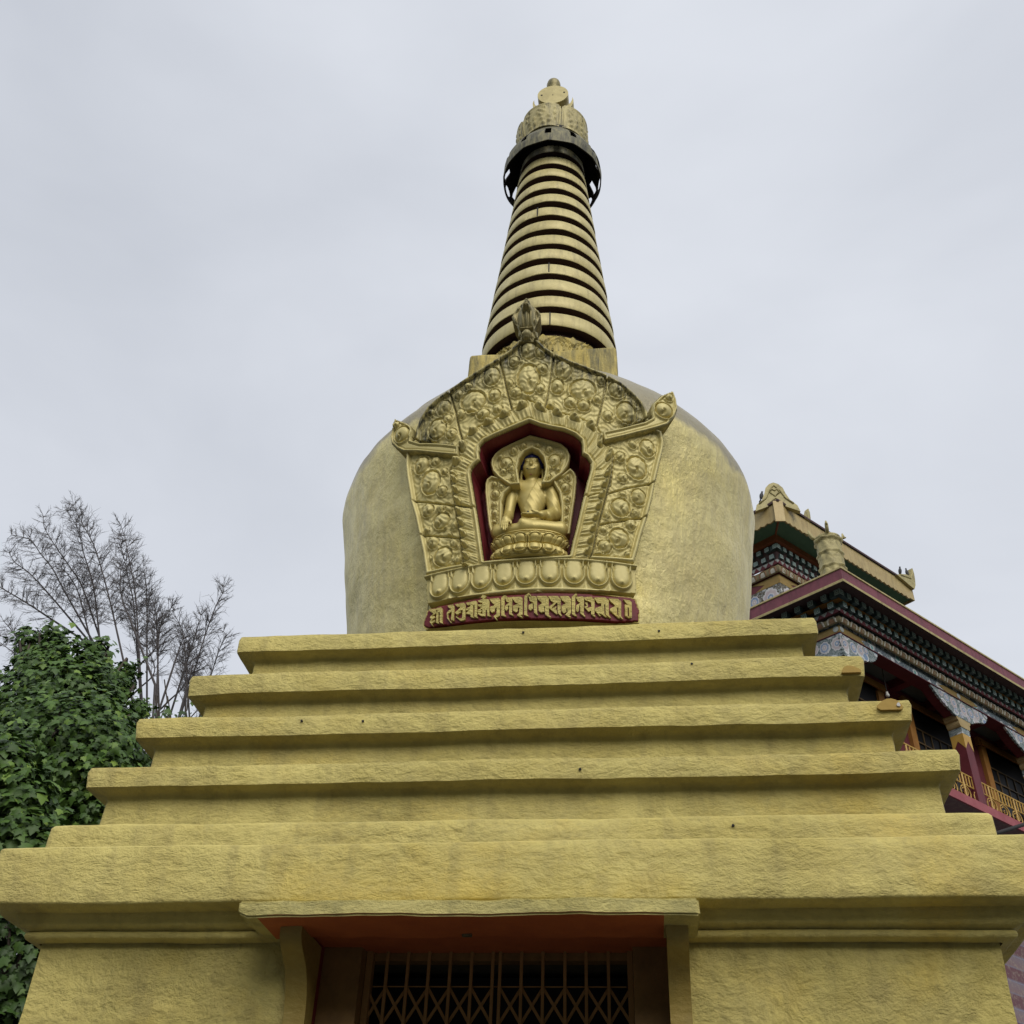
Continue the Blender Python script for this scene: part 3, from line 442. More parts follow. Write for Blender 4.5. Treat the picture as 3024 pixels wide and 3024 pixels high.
def relief_mesh(name,SS,ZZ,H,cells,off,thick,mats,parent,weather=None):
    """one solid piece of relief: front follows H, sides and a flat back close it"""
    nz_,ns=SS.shape; idx=np.arange(nz_*ns).reshape(nz_,ns)
    jj,ii=np.nonzero(cells); q=np.stack([idx[jj,ii],idx[jj,ii+1],idx[jj+1,ii+1],idx[jj+1,ii]],1)
    used,inv=np.unique(q,return_inverse=True); q=inv.reshape(q.shape)
    s=SS.ravel()[used]; z=ZZ.ravel()[used]; h=off+H.ravel()[used]; a=s/RC; y0=-(1.36+(z-4.85)*.15-RC)
    fr=np.stack([(RC+h)*np.sin(a),y0-(RC+h)*np.cos(a),z],1); bk=np.stack([(RC+off-thick)*np.sin(a),y0-(RC+off-thick)*np.cos(a),z],1)
    e=np.concatenate([q[:,[0,1]],q[:,[1,2]],q[:,[2,3]],q[:,[3,0]]]); key=np.sort(e,1); kk=key[:,0].astype(np.int64)*len(used)+key[:,1]
    u,first,cnt=np.unique(kk,return_index=True,return_counts=True); be=e[first[cnt==1]]; n=len(used)
    sides=np.stack([be[:,1],be[:,0],be[:,0]+n,be[:,1]+n],1)
    allf=np.concatenate([q,sides,q[:,::-1]+n]); vv=np.concatenate([fr,bk])
    me=bpy.data.meshes.new(name); me.vertices.add(len(vv)); me.vertices.foreach_set('co',vv.ravel().astype(np.float32))
    me.loops.add(allf.size); me.loops.foreach_set('vertex_index',allf.ravel().astype(np.int32))
    me.polygons.add(len(allf)); me.polygons.foreach_set('loop_start',np.arange(0,allf.size,4,dtype=np.int32)); me.polygons.foreach_set('loop_total',np.full(len(allf),4,dtype=np.int32))
    sm=np.zeros(len(allf),bool); sm[:len(q)]=True; me.polygons.foreach_set('use_smooth',sm)
    me.update(calc_edges=True); me.validate()
    if weather is not None:
        at=me.attributes.new('weather','FLOAT','POINT'); at.data.foreach_set('value',np.concatenate([weather.ravel()[used]]*2).astype(np.float32))
    o=bpy.data.objects.new(name,me); S.collection.objects.link(o); me.materials.append(mats); o.parent=parent
    return o
RES=.0045
SS,ZZ,cs,cz,ins=grid_relief(OUTER,None,0,.1,RES,NICHE)
archline=OUTER[8:32]
def surround_h(s,z):
    inb=inpoly(s,z,BANDP); dn=dpoly(s,z,NICHE,True); do=dpoly(s,z,OUTER,True); db=dpoly(s,z,BAND); dsm=np.min([dpoly(s,z,q) for q in SEAMS],0)
    h=.012*np.ones_like(s)
    outer=bossfield(s,z,BOSS,.032)+bossfield(s,z,FILL,.020)
    outer+=.004*np.sin(s*90+3*np.sin(z*40))*np.sin(z*80+2*np.sin(s*60))
    outer*=np.clip((np.minimum(dsm,db)-.004)/.012,0,1)*np.clip((do-.028)/.012,0,1)
    rim=.022*np.exp(-((do-.013)/.011)**4)-.006*np.exp(-((do-.031)/.006)**2)
    # acanthus band: slanted leaves rolling outwards, each with a curled tip
    ang=np.arctan2(z-5.62,s-.028); w=np.clip(dn/(dn+db+1e-6),0,1)
    per=np.where(z>5.95,ang*.52,np.sign(s-.028)*z); t=per/.078-w*.55*np.sign(s-.028)*np.where(z>5.95,np.sign(s-.028),1)
    fr=t-np.floor(t); leaf=np.sqrt(np.clip(1-(2*fr-1)**2,0,1))*.026*(.35+.65*w)+.010*np.exp(-((fr-.5)/.1)**2)*w
    cd=np.hypot((fr-.5)/.30,(w-.82)/.15); curl=.034*np.sqrt(np.clip(1-cd**2,0,1))*(1-.55*np.exp(-((((np.log(cd+.03)*1.7-np.arctan2(w-.82,fr-.5))/(2*np.pi)+.5)%1-.5)/.16)**2))-.012*np.exp(-((cd-1.12)/.12)**2)
    lines=.0045*np.sin(2*np.pi*(fr*4+w*1.2))*np.clip(1-np.abs(w-.4)/.4,0,1)
    band=(leaf+curl+lines)*np.clip((db-.003)/.010,0,1)*np.clip((dn-.026)/.008,0,1)
    nrim=.024*np.exp(-((dn-.011)/.010)**4)
    h=h+np.where(inb,band+nrim,outer+rim)
    joint=np.minimum(dsm+np.where(inb,.0,0),db)
    return h-.03*np.exp(-(joint/.0042)**2),inb,joint,do
BANDP=BAND+[(BAND[-1][0],5.29),(BAND[0][0],5.29)]
FILL=swirl_fill(OUTER,BOSS,150,.011,.022,3)
Hn,inb,joint,do_=surround_h(SS,ZZ)
_,inb_c,j_c,_=surround_h(cs,cz)
dar=dpoly(SS,ZZ,archline); weather=np.clip(1.25-dar/.16,0,1)*(ZZ>6.25)+np.clip(1-dpoly(SS,ZZ,[SEAMS[4][0],SEAMS[4][1]])/.07,0,1)*.8+np.clip(1-dpoly(SS,ZZ,SEAMS[5])/.06,0,1)*.7
weather=np.maximum(weather,np.exp(-(joint/.004)**2)*.8); weather=np.clip(weather,0,1)
jc=ins&(j_c<.0035)
surround=relief_mesh('niche_surround',SS,ZZ,Hn,jc,0,.10,Mt['relief'],st,weather)
# flood-fill the panels between the joints
lab=np.zeros(ins.shape,int); todo=ins&~jc; cur=0; ny,nx=ins.shape
for j0,i0 in zip(*np.nonzero(todo)):
    if lab[j0,i0]: continue
    cur+=1; stk=[(j0,i0)]; lab[j0,i0]=cur
    while stk:
        j,i=stk.pop()
        for a,b in((j+1,i),(j-1,i),(j,i+1),(j,i-1)):
            if 0<=a<ny and 0<=b<nx and todo[a,b] and not lab[a,b]: lab[a,b]=cur; stk.append((a,b))
small=np.zeros(ins.shape,bool)
for k in range(1,cur+1):
    mk_=lab==k
    if mk_.sum()<250: small|=mk_; continue
    nm='foliage_band' if (inb_c&mk_).sum()>.5*mk_.sum() else 'relief_panel'
    relief_mesh(nm,SS,ZZ,Hn,mk_,0,.10,Mt['relief'],surround,weather)
if small.any(): relief_mesh('relief_chip',SS,ZZ,Hn,small,0,.10,Mt['relief'],surround,weather)
# scroll arms and finial
for poly,bl in((ARM_L,ARM_BOSS[:2]),(ARM_R,ARM_BOSS[2:])):
    s2,z2,c2,d2,i2=grid_relief(poly,None,.03,.1,.004)
    dd=dpoly(s2,z2,poly,True); H=.02*np.exp(-((dd-.010)/.008)**4)+bossfield(s2,z2,bl,.035)*np.clip(dd/.015,0,1)+.012*np.clip((dd-.016)/.01,0,1)
    wz=np.clip((z2-(np.max([p[1] for p in poly])-.10))/.1,0,1)*.0+np.exp(-(dd/.008)**2)*.5
    relief_mesh('scroll_arm',s2,z2,H,i2,.035,.13,Mt['relief'],surround,wz)
s2,z2,c2,d2,i2=grid_relief(FINIAL,None,.04,.1,.0035)
dd=dpoly(s2,z2,FINIAL,True); fx=np.mean([p[0] for p in FINIAL]); fz0=min(p[1] for p in FINIAL); fz1=max(p[1] for p in FINIAL); v_=(z2-fz0)/(fz1-fz0); u_=(s2-fx)/.075
cup=np.clip(1-(u_*1.25)**2-((v_-.55)/.30)**2,0,1)**.5*.05*(1+.16*np.cos(u_*16)); knob=np.clip(1-(u_*2.2)**2-((v_-.14)/.11)**2,0,1)**.5*.045
collar=.03*np.exp(-((v_-.27)/.022)**2)*(np.abs(u_)<.6); top=sum(np.clip(1-((u_-a)*3.6)**2-((v_-b)/.09)**2,0,1)**.5*.04 for a,b in((0,.76),(-.3,.68),(.3,.68),(0,.62),(-.18,.64),(.18,.64),(0,.88)))
edge=.008*np.exp(-((dd-.012)/.006)**2)*(1+np.sin(np.arctan2(v_-.6,u_)*22))
relief_mesh('finial',s2,z2,np.maximum.reduce([cup,knob,collar,top])+edge+.006,i2,.04,.13,Mt['oldgold'],surround,np.exp(-(dd/.02)**2)*.6+.15)
# lotus band
zt0,zb0=5.325,5.135
poly=[(-.612,5.300),(-.3,5.318),(.03,5.331),(.35,5.331),(.652,5.322),(.645,5.15),(.3,5.128),(0,5.122),(-.3,5.122),(-.592,5.128)]
s2,z2,c2,d2,i2=grid_relief(poly,None,0,.1,.004)
top_l=np.interp(s2,[p[0] for p in poly[:5]],[p[1] for p in poly[:5]]); v_=(top_l-z2)
H=.004+0*s2; pit=(PETALS[-1]-PETALS[0])/8
for c in PETALS:
    u=(s2-c)/(pit*.49); b_=np.clip((v_-.095)/.075,0,2); d=np.hypot(u*(1+.12*(v_<.05)),b_)
    m_=d<1.02
    body=np.sqrt(np.clip(1-(d/.76)**3.2,0,1))*.019*(.7+.6*np.clip(v_/.15,0,1)); rim=.020*np.exp(-((d-.91)/.075)**4); tip=.016*np.exp(-((u/.18)**2+((v_-.135)/.012)**2))
    H=np.where(m_,np.maximum(H,.008+body+rim+tip),H)
for k in range(len(PETALS)-1):
    c=(PETALS[k]+PETALS[k+1])/2; H=np.maximum(H,.018*np.clip(1-np.abs(s2-c)/.03-np.clip((.175-v_)/.05,0,1),0,1))
H=np.maximum(H,.030*np.exp(-((v_-.008)/.009)**4)); H=np.maximum(H,.02*np.exp(-((v_-.192)/.012)**4))
relief_mesh('lotus_band',s2,z2,H,i2,.0,.10,Mt['relief'],st,np.zeros_like(s2))
# inscription strip with raised letters
zc=[p[1] for p in STRIP]
mb=MB(); big=[(.03+(p[0]-.03)*1.012,5.045+(p[1]-5.045)*1.16) for p in STRIP]
mb.prism(big,lambda p,q:SP(p[0],p[1],.004 if q==0 else -.09)); panel0=mb.build('inscription_border',Mt['gold'],st)
def densify(poly,step=.03):
    r=[]
    for a,b in zip(poly,poly[1:]+poly[:1]):
        k=max(1,int(math.hypot(b[0]-a[0],b[1]-a[1])/step)); r+=[(a[0]+(b[0]-a[0])*i/k,a[1]+(b[1]-a[1])*i/k) for i in range(k)]
    return r
s2,z2,c2,d2,i2=grid_relief(STRIP,None,0,.1,.006)
panel=relief_mesh('inscription_panel',s2,z2,np.zeros_like(s2),i2,.007,.03,Mt['red'],st)
for gl in GLYPHS:
    mb=MB(); mb.prism(gl,lambda p,q:SP(p[0],p[1],.020 if q==0 else .004)); mb.build('letter',Mt['gold'],panel)
# mortar fillets closing the gap between surround and dome
for sd in(-1,1):
    pts=[p for p in (OUTER[:8] if sd<0 else OUTER[33:][::-1])]
    mb=MB(); V=[];F=[]
    path=[(pts[0][0]+.01*sd,4.8)]+[(pts[0][0]+.012*sd,z) for z in(4.95,5.1,5.2)]+pts
    for k,(s_,z) in enumerate(path):
        a=SP(s_-sd*.01,z,-.03); r=crom(z,zk,rk); ph=math.atan2(a[0],-a[1])+sd*.035; V+=[a,((r+.006)*math.sin(ph)-.012,-(r+.006)*math.cos(ph),z)]
        if k: F.append((2*k-2,2*k-1,2*k+1,2*k))
    mb.add(V,F); mb.build('mortar_joint',Mt['mortar'],st,ang=60)
# niche lining and aureole
V=[];F=[]; nd=densify([(.03+(q[0]-.03)*.982,5.8+(q[1]-5.8)*.988) for q in NICHE],.02); n=len(nd)
for p in nd: V+=[SP(p[0],p[1],.012),SP(p[0],p[1],-.10),SP(p[0],p[1],-.23)]
for i in range(n):
    j=(i+1)%n; F+=[(3*i,3*i+1,3*j+1,3*j),(3*i+1,3*i+2,3*j+2,3*j+1)]
niche=mk('niche',V,F,Mt['red'],st,False)
s2,z2,c2,d2,i2=grid_relief([(.03+(p[0]-.03)*1.03,5.75+(p[1]-5.75)*1.02) for p in NICHE],None,0,.1,.02)
relief_mesh('niche_back',s2,z2,np.zeros_like(s2),i2,-.205,.02,Mt['red'],st)
def aur(name,poly,holes,seed,off):
    s2,z2,c2,d2,i2=grid_relief(poly,None,0,.1,.0035)
    dh=np.full(s2.shape,9.0)
    for hl in holes: i2&=~inpoly(c2,d2,hl); dh=np.minimum(dh,dpoly(s2,z2,hl,False))
    dd=np.minimum(dpoly(s2,z2,poly,name!='aureole'),dh); fill=swirl_fill(poly,AUR_BOSS,40,.008,.014,seed)
    H=(bossfield(s2,z2,AUR_BOSS,.034)+bossfield(s2,z2,fill,.016))*np.clip((dd-.022)/.008,0,1)+.018*np.exp(-((dd-.010)/.009)**4)+.004
    return relief_mesh(name,s2,z2,H,i2,off,.05,Mt['relief'],niche,np.zeros_like(s2))
BACKHOLE=[(a,z+(.16 if abs(a-.03)<.09 and z>5.6 else 0)) for a,z in BACKHOLE]
HALO=HALO+[(HALO[-1][0]-.005,HALO[-1][1]-.1),(HALO[0][0]+.005,HALO[0][1]-.1)]
aur('aureole',AUR_LOW,[BACKHOLE],5,-.115); aur('halo',AUR_UP,[HALO],6,-.10)
# ---------------- harmika and spire ----------------
AX=-.02
v,f=sq_loft([(.5,7.62),(.588,7.64),(.590,7.66),(.590,7.985),(.584,8.006),(.565,8.017),(.3,8.02)],51,.006,n=20); o=mk('harmika',[(x+AX,y,z) for x,y,z in v],f,Mt['weathered'],st); shade(o,50)
rf=lambda z:min(.58-.0975*(z-8.65),.594-.012*(z-8.3))
def colV(prof,n=96,jit=0,sd=0):
    V=[];m_=len(prof)
    for r,z in prof:
        for k in range(n):
            a=2*math.pi*k/n; p=Vector((math.sin(a),-math.cos(a),z)); q=noise.noise(p*2+Vector((sd,0,0)))*jit
            V.append((AX+(r+q)*p.x,(r+q)*p.y,z+q*.6))
    F=[(i*n+k,i*n+(k+1)%n,(i+1)*n+(k+1)%n,(i+1)*n+k) for i in range(m_-1) for k in range(n)]
    return V,F
# carved lotus collar: height field round the foot of the spire
n=420; m_=46; V=[];F=[]
for j in range(m_):
    z=8.015+.225*j/(m_-1); vv=j/(m_-1)
    for k in range(n):
        a=2*math.pi*k/n; t=a/(2*math.pi)*14; fr=(t-math.floor(t))*2-1
        h=0
        for sc_,hh in((1.0,.010),(.72,.014),(.44,.018),(.2,.016)):
            w=sc_*.94*math.sqrt(max(0,1-(vv/(.35+.60*sc_))**2.4)); lob=1+.05*math.sin(vv*24)
            if abs(fr)<w*lob: h=hh if abs(fr)<w*lob-.09 or sc_<.3 else hh+.014
        fr2=((t+.5)-math.floor(t+.5))*2-1
        if vv>.5 and abs(fr2)<.42*(1-abs(vv-.78)/.25): h=max(h,.020)
        r=.565+h-.02*vv; V.append((AX+r*math.sin(a),-r*math.cos(a),z))
for j in range(m_-1):
    for k in range(n): F.append((j*n+k,j*n+(k+1)%n,(j+1)*n+(k+1)%n,(j+1)*n+k))
mk('lotus_collar',V,F,Mt['weathered'],st,True)
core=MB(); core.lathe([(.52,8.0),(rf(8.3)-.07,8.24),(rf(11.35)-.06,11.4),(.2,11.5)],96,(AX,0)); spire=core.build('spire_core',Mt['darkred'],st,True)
for i in range(13):
    zb=8.314+.2387*i; zt=zb+.156-.0022*i; r0,r1=rf(zb),rf(zt)
    V,F=colV([(r0-.09,zb+.004),(r0-.004,zb),(r0,zb+.005),(r1,zt-.006),(r1-.005,zt),(r1-.09,zt+.002)],96,.005,i*3.1)
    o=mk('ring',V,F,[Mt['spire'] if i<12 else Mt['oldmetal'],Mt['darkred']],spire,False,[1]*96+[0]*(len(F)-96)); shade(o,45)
    if i in(3,0,7):  # open sheet joint
        a=(.07,.10,-.2)[(3,0,7).index(i)]; mb=MB(); rm=(r0+r1)/2+.003
        c=(AX+rm*math.sin(a),-rm*math.cos(a),(zb+zt)/2); mb.obox(c,(.005*math.cos(a),.005*math.sin(a),0),(.004*math.sin(a),-.004*math.cos(a),0),(0,-.0,(zt-zb)/2-.004)); mb.build('joint_gap',Mt['black'],spire)
# umbrella: slotted skirt, dark inside
def skirt():
    n=480; zs=np.linspace(11.13,11.62,64); prf=lambda z: np.interp(z,[11.13,11.2,11.30,11.42,11.52,11.60,11.62],[.500,.505,.495,.445,.385,.345,.34]); V=[];F=[]
    for side,o_ in((0,0),(1,-.012)):
        for z in zs:
            for k in range(n):
                a=2*math.pi*k/n; drop=.018*abs(math.sin(a*6)) if z<11.2 else 0
                r=prf(z)+o_; V.append((AX+r*math.sin(a),-r*math.cos(a),z-drop*(1-(z-11.13)/.07)))
    m_=len(zs); keep=set()
    for j in range(m_-1):
        for k in range(n):
            z=(zs[j]+zs[j+1])/2; a=(k+.5)/n; c1=(a*12)%1; c2=(a*12+.5)%1
            hole=(11.165<z<11.30 and .15<a<.85 and abs(c1-.5)<.25*math.sqrt(max(0,1-((z-11.23)/.062)**2))) or (11.25<z<11.41 and abs(c2-.5)<.12)
            if not hole: keep.add((j,k))
    for j,k in keep:
        q=[j*n+k,j*n+(k+1)%n,(j+1)*n+(k+1)%n,(j+1)*n+k]; F.append(tuple(q)); F.append(tuple(m_*n+i for i in q[::-1]))
        for (dj,dk,a,b) in((-1,0,0,1),(1,0,2,3),(0,-1,3,0),(0,1,1,2)):
            if (j+dj,(k+dk)%n) not in keep: F.append((q[b],q[a],m_*n+q[a],m_*n+q[b]))
    nm=len(keep); mi=[]
    for fc in F: mi.append(1 if min(fc)>=m_*n or (min(fc)<m_*n<=max(fc)) else 0)
    return V,F,mi
V,F,mi=skirt(); umb=mk('umbrella_skirt',V,F,[Mt['oldmetal'],Mt['black']],st,False,mi); shade(umb,40)
mb=MB(); mb.lathe([(.2,11.45),(.34,11.60),(.35,11.64),(.2,11.66)],64,(AX,0)); mb.build('umbrella_top',Mt['black'],st)
# crown of five embossed petals
npet=5
crown=None
mb=MB(); mb.lathe([(.33,11.61),(.345,11.62),(.335,11.66),(.20,11.70),(.12,12.3),(.05,12.5)],64,(AX,0)); crown=mb.build('crown',Mt['oldgold'],st,True)
for p_ in range(npet):
    a0=-.30+2*math.pi*p_/npet; hw=math.pi/npet*.97; nu,nv=40,26; V=[];F=[]
    for sd in(0,1):
        for j in range(nv+1):
            for i in range(nu+1):
                u=i/nu*2-1; topz=.36-.02*abs(u)**4-.02*(abs(u)>.92); vv=j/nv; z=11.615+(topz+.015)*vv; r=.352+.042*math.sin(vv*math.pi*.62)-.012*vv-.018*u*u
                e=0
                if sd==0:
                    if max(abs(u),abs(2*vv-1))>.90: e=.008
                    elif abs(u)<.78 and .12<vv<.85: e=.010 if (math.sin(u*13+2*math.sin(vv*9))*math.cos(vv*17+u*5)>.35) else 0
                rr_=r+e-(.014 if sd else 0); a=a0+hw*u; V.append((AX+rr_*math.sin(a),-rr_*math.cos(a),z))
    N_=(nu+1)*(nv+1)
    for j in range(nv):
        for i in range(nu):
            q=(j*(nu+1)+i,j*(nu+1)+i+1,(j+1)*(nu+1)+i+1,(j+1)*(nu+1)+i); F+=[q,tuple(N_+x for x in q[::-1])]
    ed=[(i,i+1) for i in range(nu)]+[(nv*(nu+1)+i+1,nv*(nu+1)+i) for i in range(nu)]+[((j+1)*(nu+1),j*(nu+1)) for j in range(nv)]+[(j*(nu+1)+nu,(j+1)*(nu+1)+nu) for j in range(nv)]
    F+=[(b,a,N_+a,N_+b) for a,b in ed]
    shade(mk('petal',V,F,Mt['crowng'],crown),40)
# moon, sun and jewel
cres=[(.225*math.cos(t),.225*math.sin(t)) for t in np.radians(np.linspace(-200,20,40))]+[(.212*math.cos(t),.060+.212*math.sin(t)) for t in np.radians(np.linspace(2,-182,40))]
mb=MB(); mb.prism(cres,lambda p,q:(AX+p[0],(-.04 if q==0 else .04),12.56+p[1])); mb.build('crescent_moon',Mt['goldm'],st)
mb=MB(); NS=56
rim=[(AX+.17*math.sin(2*math.pi*k/NS),.176*math.cos(2*math.pi*k/NS)) for k in range(NS)]
V=[(x,-.075,12.665+z) for x,z in rim]+[(x,.075,12.665+z) for x,z in rim]
mb.add(V,[tuple(range(NS)),tuple(range(NS,2*NS))[::-1]]+[(k,(k+1)%NS,NS+(k+1)%NS,NS+k) for k in range(NS)]); sun_disc=mb.build('sun_disc',Mt['goldm'],st,ang=40)
for x,z in((-.125,.0),(.125,.02),(0,-.01)):
    mb=MB(); s_=.010 if x else .005; mb.box(AX+x-s_,AX+x+s_,-.078,-.074,12.665+z-s_,12.665+z+s_); mb.build('rivet_hole',Mt['black'],sun_disc)
mb=MB(); mb.lathe([(r,z-.07) for r,z in [(.03,12.88),(.05,12.93),(.045,12.95),(.070,12.99),(.078,13.04),(.07,13.085),(.045,13.115),(.012,13.13),(.003,13.135)]],40,(AX,0)); mb.build('jewel',Mt['oldgold'],st,True)

# ---------------- seated statue (one continuous body from a distance field) ----------------
def caps(P,a,b,r0,r1):
    a=np.array(a);b=np.array(b); d=b-a; t=np.clip(((P-a)@d)/(d@d),0,1); return np.linalg.norm(P-a-t[...,None]*d,axis=-1)-(r0+(r1-r0)*t)
def ell(P,c,r):
    q=(P-np.array(c))/np.array(r); k=np.linalg.norm(q,axis=-1); return (k-1)*min(r)
def su(a,b,k=.012):
    h=np.clip(.5+.5*(b-a)/k,0,1); return b+(a-b)*h-k*h*(1-h)
def nets(fn,lo,hi,res):
    ax=[np.arange(l,h+res,res) for l,h in zip(lo,hi)]; X=np.stack(np.meshgrid(*ax,indexing='ij'),-1); D=fn(X)
    nx,ny,nz_=D.shape; sg=D<0; cnt=np.zeros((nx-1,ny-1,nz_-1),int); acc=np.zeros((nx-1,ny-1,nz_-1,3)); num=np.zeros((nx-1,ny-1,nz_-1))
    cor=[(i,j,k) for i in(0,1) for j in(0,1) for k in(0,1)]
    g=lambda A,c:A[c[0]:nx-1+c[0],c[1]:ny-1+c[1],c[2]:nz_-1+c[2]]
    for a in range(8):
        for b in range(a+1,8):
            if sum(abs(p-q) for p,q in zip(cor[a],cor[b]))!=1: continue
            da,db=g(D,cor[a]),g(D,cor[b]); cr=(da<0)!=(db<0); t=np.where(cr,da/(da-db+1e-12),0)
            pa=np.array(cor[a],float);pb=np.array(cor[b],float); acc+=np.where(cr[...,None],pa+t[...,None]*(pb-pa),0); num+=cr
    on=num>0; ids=-np.ones(on.shape,int); ids[on]=np.arange(on.sum()); ii=np.argwhere(on); vs=np.array(lo)+(ii+acc[on]/num[on][:,None])*res; F=[]
    for axis in range(3):
        sl0=[slice(None)]*3; sl1=[slice(None)]*3; sl0[axis]=slice(0,-1); sl1[axis]=slice(1,None); A=sg[tuple(sl0)];B=sg[tuple(sl1)]
        e=np.argwhere(A!=B); o1,o2=[k for k in range(3) if k!=axis]; e=e[(e[:,o1]>0)&(e[:,o2]>0)&(e[:,o1]<D.shape[o1]-1)&(e[:,o2]<D.shape[o2]-1)]
        def at(d1,d2):
            q=e.copy(); q[:,o1]-=d1; q[:,o2]-=d2; return ids[q[:,0],q[:,1],q[:,2]]
        q=np.stack([at(1,1),at(0,1),at(0,0),at(1,0)],1); fl=A[e[:,0],e[:,1],e[:,2]]
        if axis==1: fl=~fl
        q[~fl]=q[~fl][:,::-1]; F.append(q)
    return vs,np.concatenate(F)
def torso(P):
    d=ell(P,(0,.02,.05),(.105,.075,.055)); d=su(d,caps(P,(0,.02,.06),(0,.02,.22),.058,.066),.03); d=su(d,ell(P,(0,.012,.30),(.096,.060,.090)),.03)
    d=su(d,caps(P,(-.106,.02,.384),(.106,.02,.384),.048,.048),.03); return su(d,caps(P,(0,.02,.31),(0,.010,.46),.042,.039),.015)
def arms(P):
    d=caps(P,(-.128,.015,.380),(-.152,.0,.185),.041,.032); d=su(d,caps(P,(-.152,.0,.185),(-.150,-.105,.092),.032,.021),.012)
    e=caps(P,(.128,.015,.380),(.162,-.005,.182),.043,.038); e=su(e,caps(P,(.162,-.005,.182),(.085,-.118,.108),.036,.022),.012); return su(d,e,.001)
def legs(P):
    d=caps(P,(-.07,.02,.045),(-.205,-.06,.042),.055,.046); d=su(d,caps(P,(.07,.02,.045),(.205,-.06,.042),.055,.046),.02)
    d=su(d,caps(P,(.205,-.07,.038),(-.04,-.125,.058),.040,.026),.014); d=su(d,caps(P,(-.205,-.07,.038),(.03,-.115,.035),.040,.026),.014)
    d=su(d,ell(P,(0,-.075,.03),(.15,.06,.032)),.02); return np.maximum(d,-P[...,2])
def head(P):
    P=(P*np.array((.92,1,1))-np.array((0,0,.512)))/1.22+np.array((0,0,.458))
    d=ell(P,(0,0,.458),(.050,.054,.064)); d=su(d,ell(P,(0,-.012,.424),(.037,.040,.036)),.02); d=su(d,caps(P,(0,-.050,.470),(0,-.060,.440),.005,.0085),.008)
    for s_ in(-1,1):
        d=su(d,ell(P,(s_*.020,-.045,.474),(.017,.010,.007)),.008); d=su(d,ell(P,(s_*.024,-.036,.438),(.018,.016,.018)),.012)
        d=su(d,ell(P,(s_*.020,-.0505,.462),(.011,.006,.005)),.003)
        d=su(d,ell(P,(s_*.055,.004,.455),(.009,.013,.030)),.006); d=su(d,caps(P,(s_*.057,.002,.430),(s_*.056,-.002,.378),.008,.007),.006)
    d=su(d,ell(P,(0,-.049,.418),(.014,.008,.005)),.005); return d
def hands(P):
    # right palm on the knee, fingers reaching down; thumb from the inner side
    d=ell(P,(-.150,-.128,.078),(.026,.019,.026))
    for x,z,r in((-.171,.012,.0062),(-.158,.001,.0068),(-.145,.000,.0068),(-.132,.010,.0062)):
        d=su(d,caps(P,(x*.98-.003,-.136,.066),(x,-.149,.036),r+.001,r),.004); d=su(d,caps(P,(x,-.149,.036),(x,-.147,z),r,r*.8),.003)
    d=su(d,caps(P,(-.128,-.125,.082),(-.113,-.137,.060),.0085,.0075),.005); d=su(d,caps(P,(-.113,-.137,.060),(-.111,-.142,.044),.0072,.006),.003)
    e=ell(P,(.055,-.125,.106),(.034,.026,.013))
    for y,x1,r in((-.147,-.038,.0062),(-.136,-.046,.0066),(-.124,-.044,.0066),(-.112,-.034,.006)):
        e=su(e,caps(P,(.032,y+.004,.104),(-.005,y,.101),r+.001,r),.004); e=su(e,caps(P,(-.005,y,.101),(x1,y,.106),r,r*.8),.003)
    e=su(e,caps(P,(.060,-.145,.110),(.022,-.152,.120),.008,.006),.005)
    return su(d,e,.001)
def body(P):
    d=su(torso(P),arms(P),.014); d=su(d,legs(P),.012); d=su(d,head(P),.012); return su(d,hands(P),.007)
ST=thing('seated_statue','golden seated statue with blue curled hair inside the red niche','statue',(.018,-(yf(5.55)-.105),5.506))
KS=np.array([.92,1,1.18])
vs,fs=nets(body,(-.265,-.17,-.006),(.265,.10,.66),.0045); b_=mk('body',vs*KS,fs,Mt['statue'],ST,True)
def robe(P):
    d=np.minimum(su(su(torso(P),caps(P,(.128,.015,.380),(.162,-.005,.182),.043,.038),.014),caps(P,(.162,-.005,.182),(.12,-.07,.128),.036,.030),.012),9)
    fold=.0022*np.sin((P[...,0]*.8+P[...,2]*.62)*150)
    cut=-(P[...,0]*.80-(P[...,2]-.175)*.36+.052)      # keep the cloth over the left shoulder, edge running down to the right hip
    return np.maximum(np.maximum(d-.006-np.maximum(fold,0),cut),P[...,2]-.428)
vs,fs=nets(robe,(-.12,-.12,.075),(.24,.10,.45),.0045); mk('robe',vs*KS,fs,Mt['statue'],ST,True)
def skirtd(P):
    fold=.0025*np.sin(P[...,0]*60+P[...,2]*70*np.sign(P[...,0])); return np.maximum(np.maximum(legs(P)-.005-fold,-P[...,2]+.002),-(np.abs(P[...,0])+.0*P[...,2]-.075))
def hairf(P):
    P=(P*np.array((.92,1,1))-np.array((0,0,.512)))/1.22+np.array((0,0,.458))
    d=ell(P,(0,.006,.474),(.0665,.0665,.065)); d=su(d,ell(P,(0,.008,.530),(.030,.030,.022)),.012)
    d=d-.0022*(np.sin(P[...,0]*330)*np.sin(P[...,1]*330)*np.sin(P[...,2]*330)); cut=(.4795-.62*np.clip(P[...,1]+.045,0,.09)-.45*np.clip(np.abs(P[...,0])-.022,0,1))-P[...,2]
    return np.maximum(d,cut)
vs,fs=nets(hairf,(-.10,-.09,.40),(.10,.10,.67),.004); mk('hair',vs*KS,fs,Mt['hair'],ST,True)
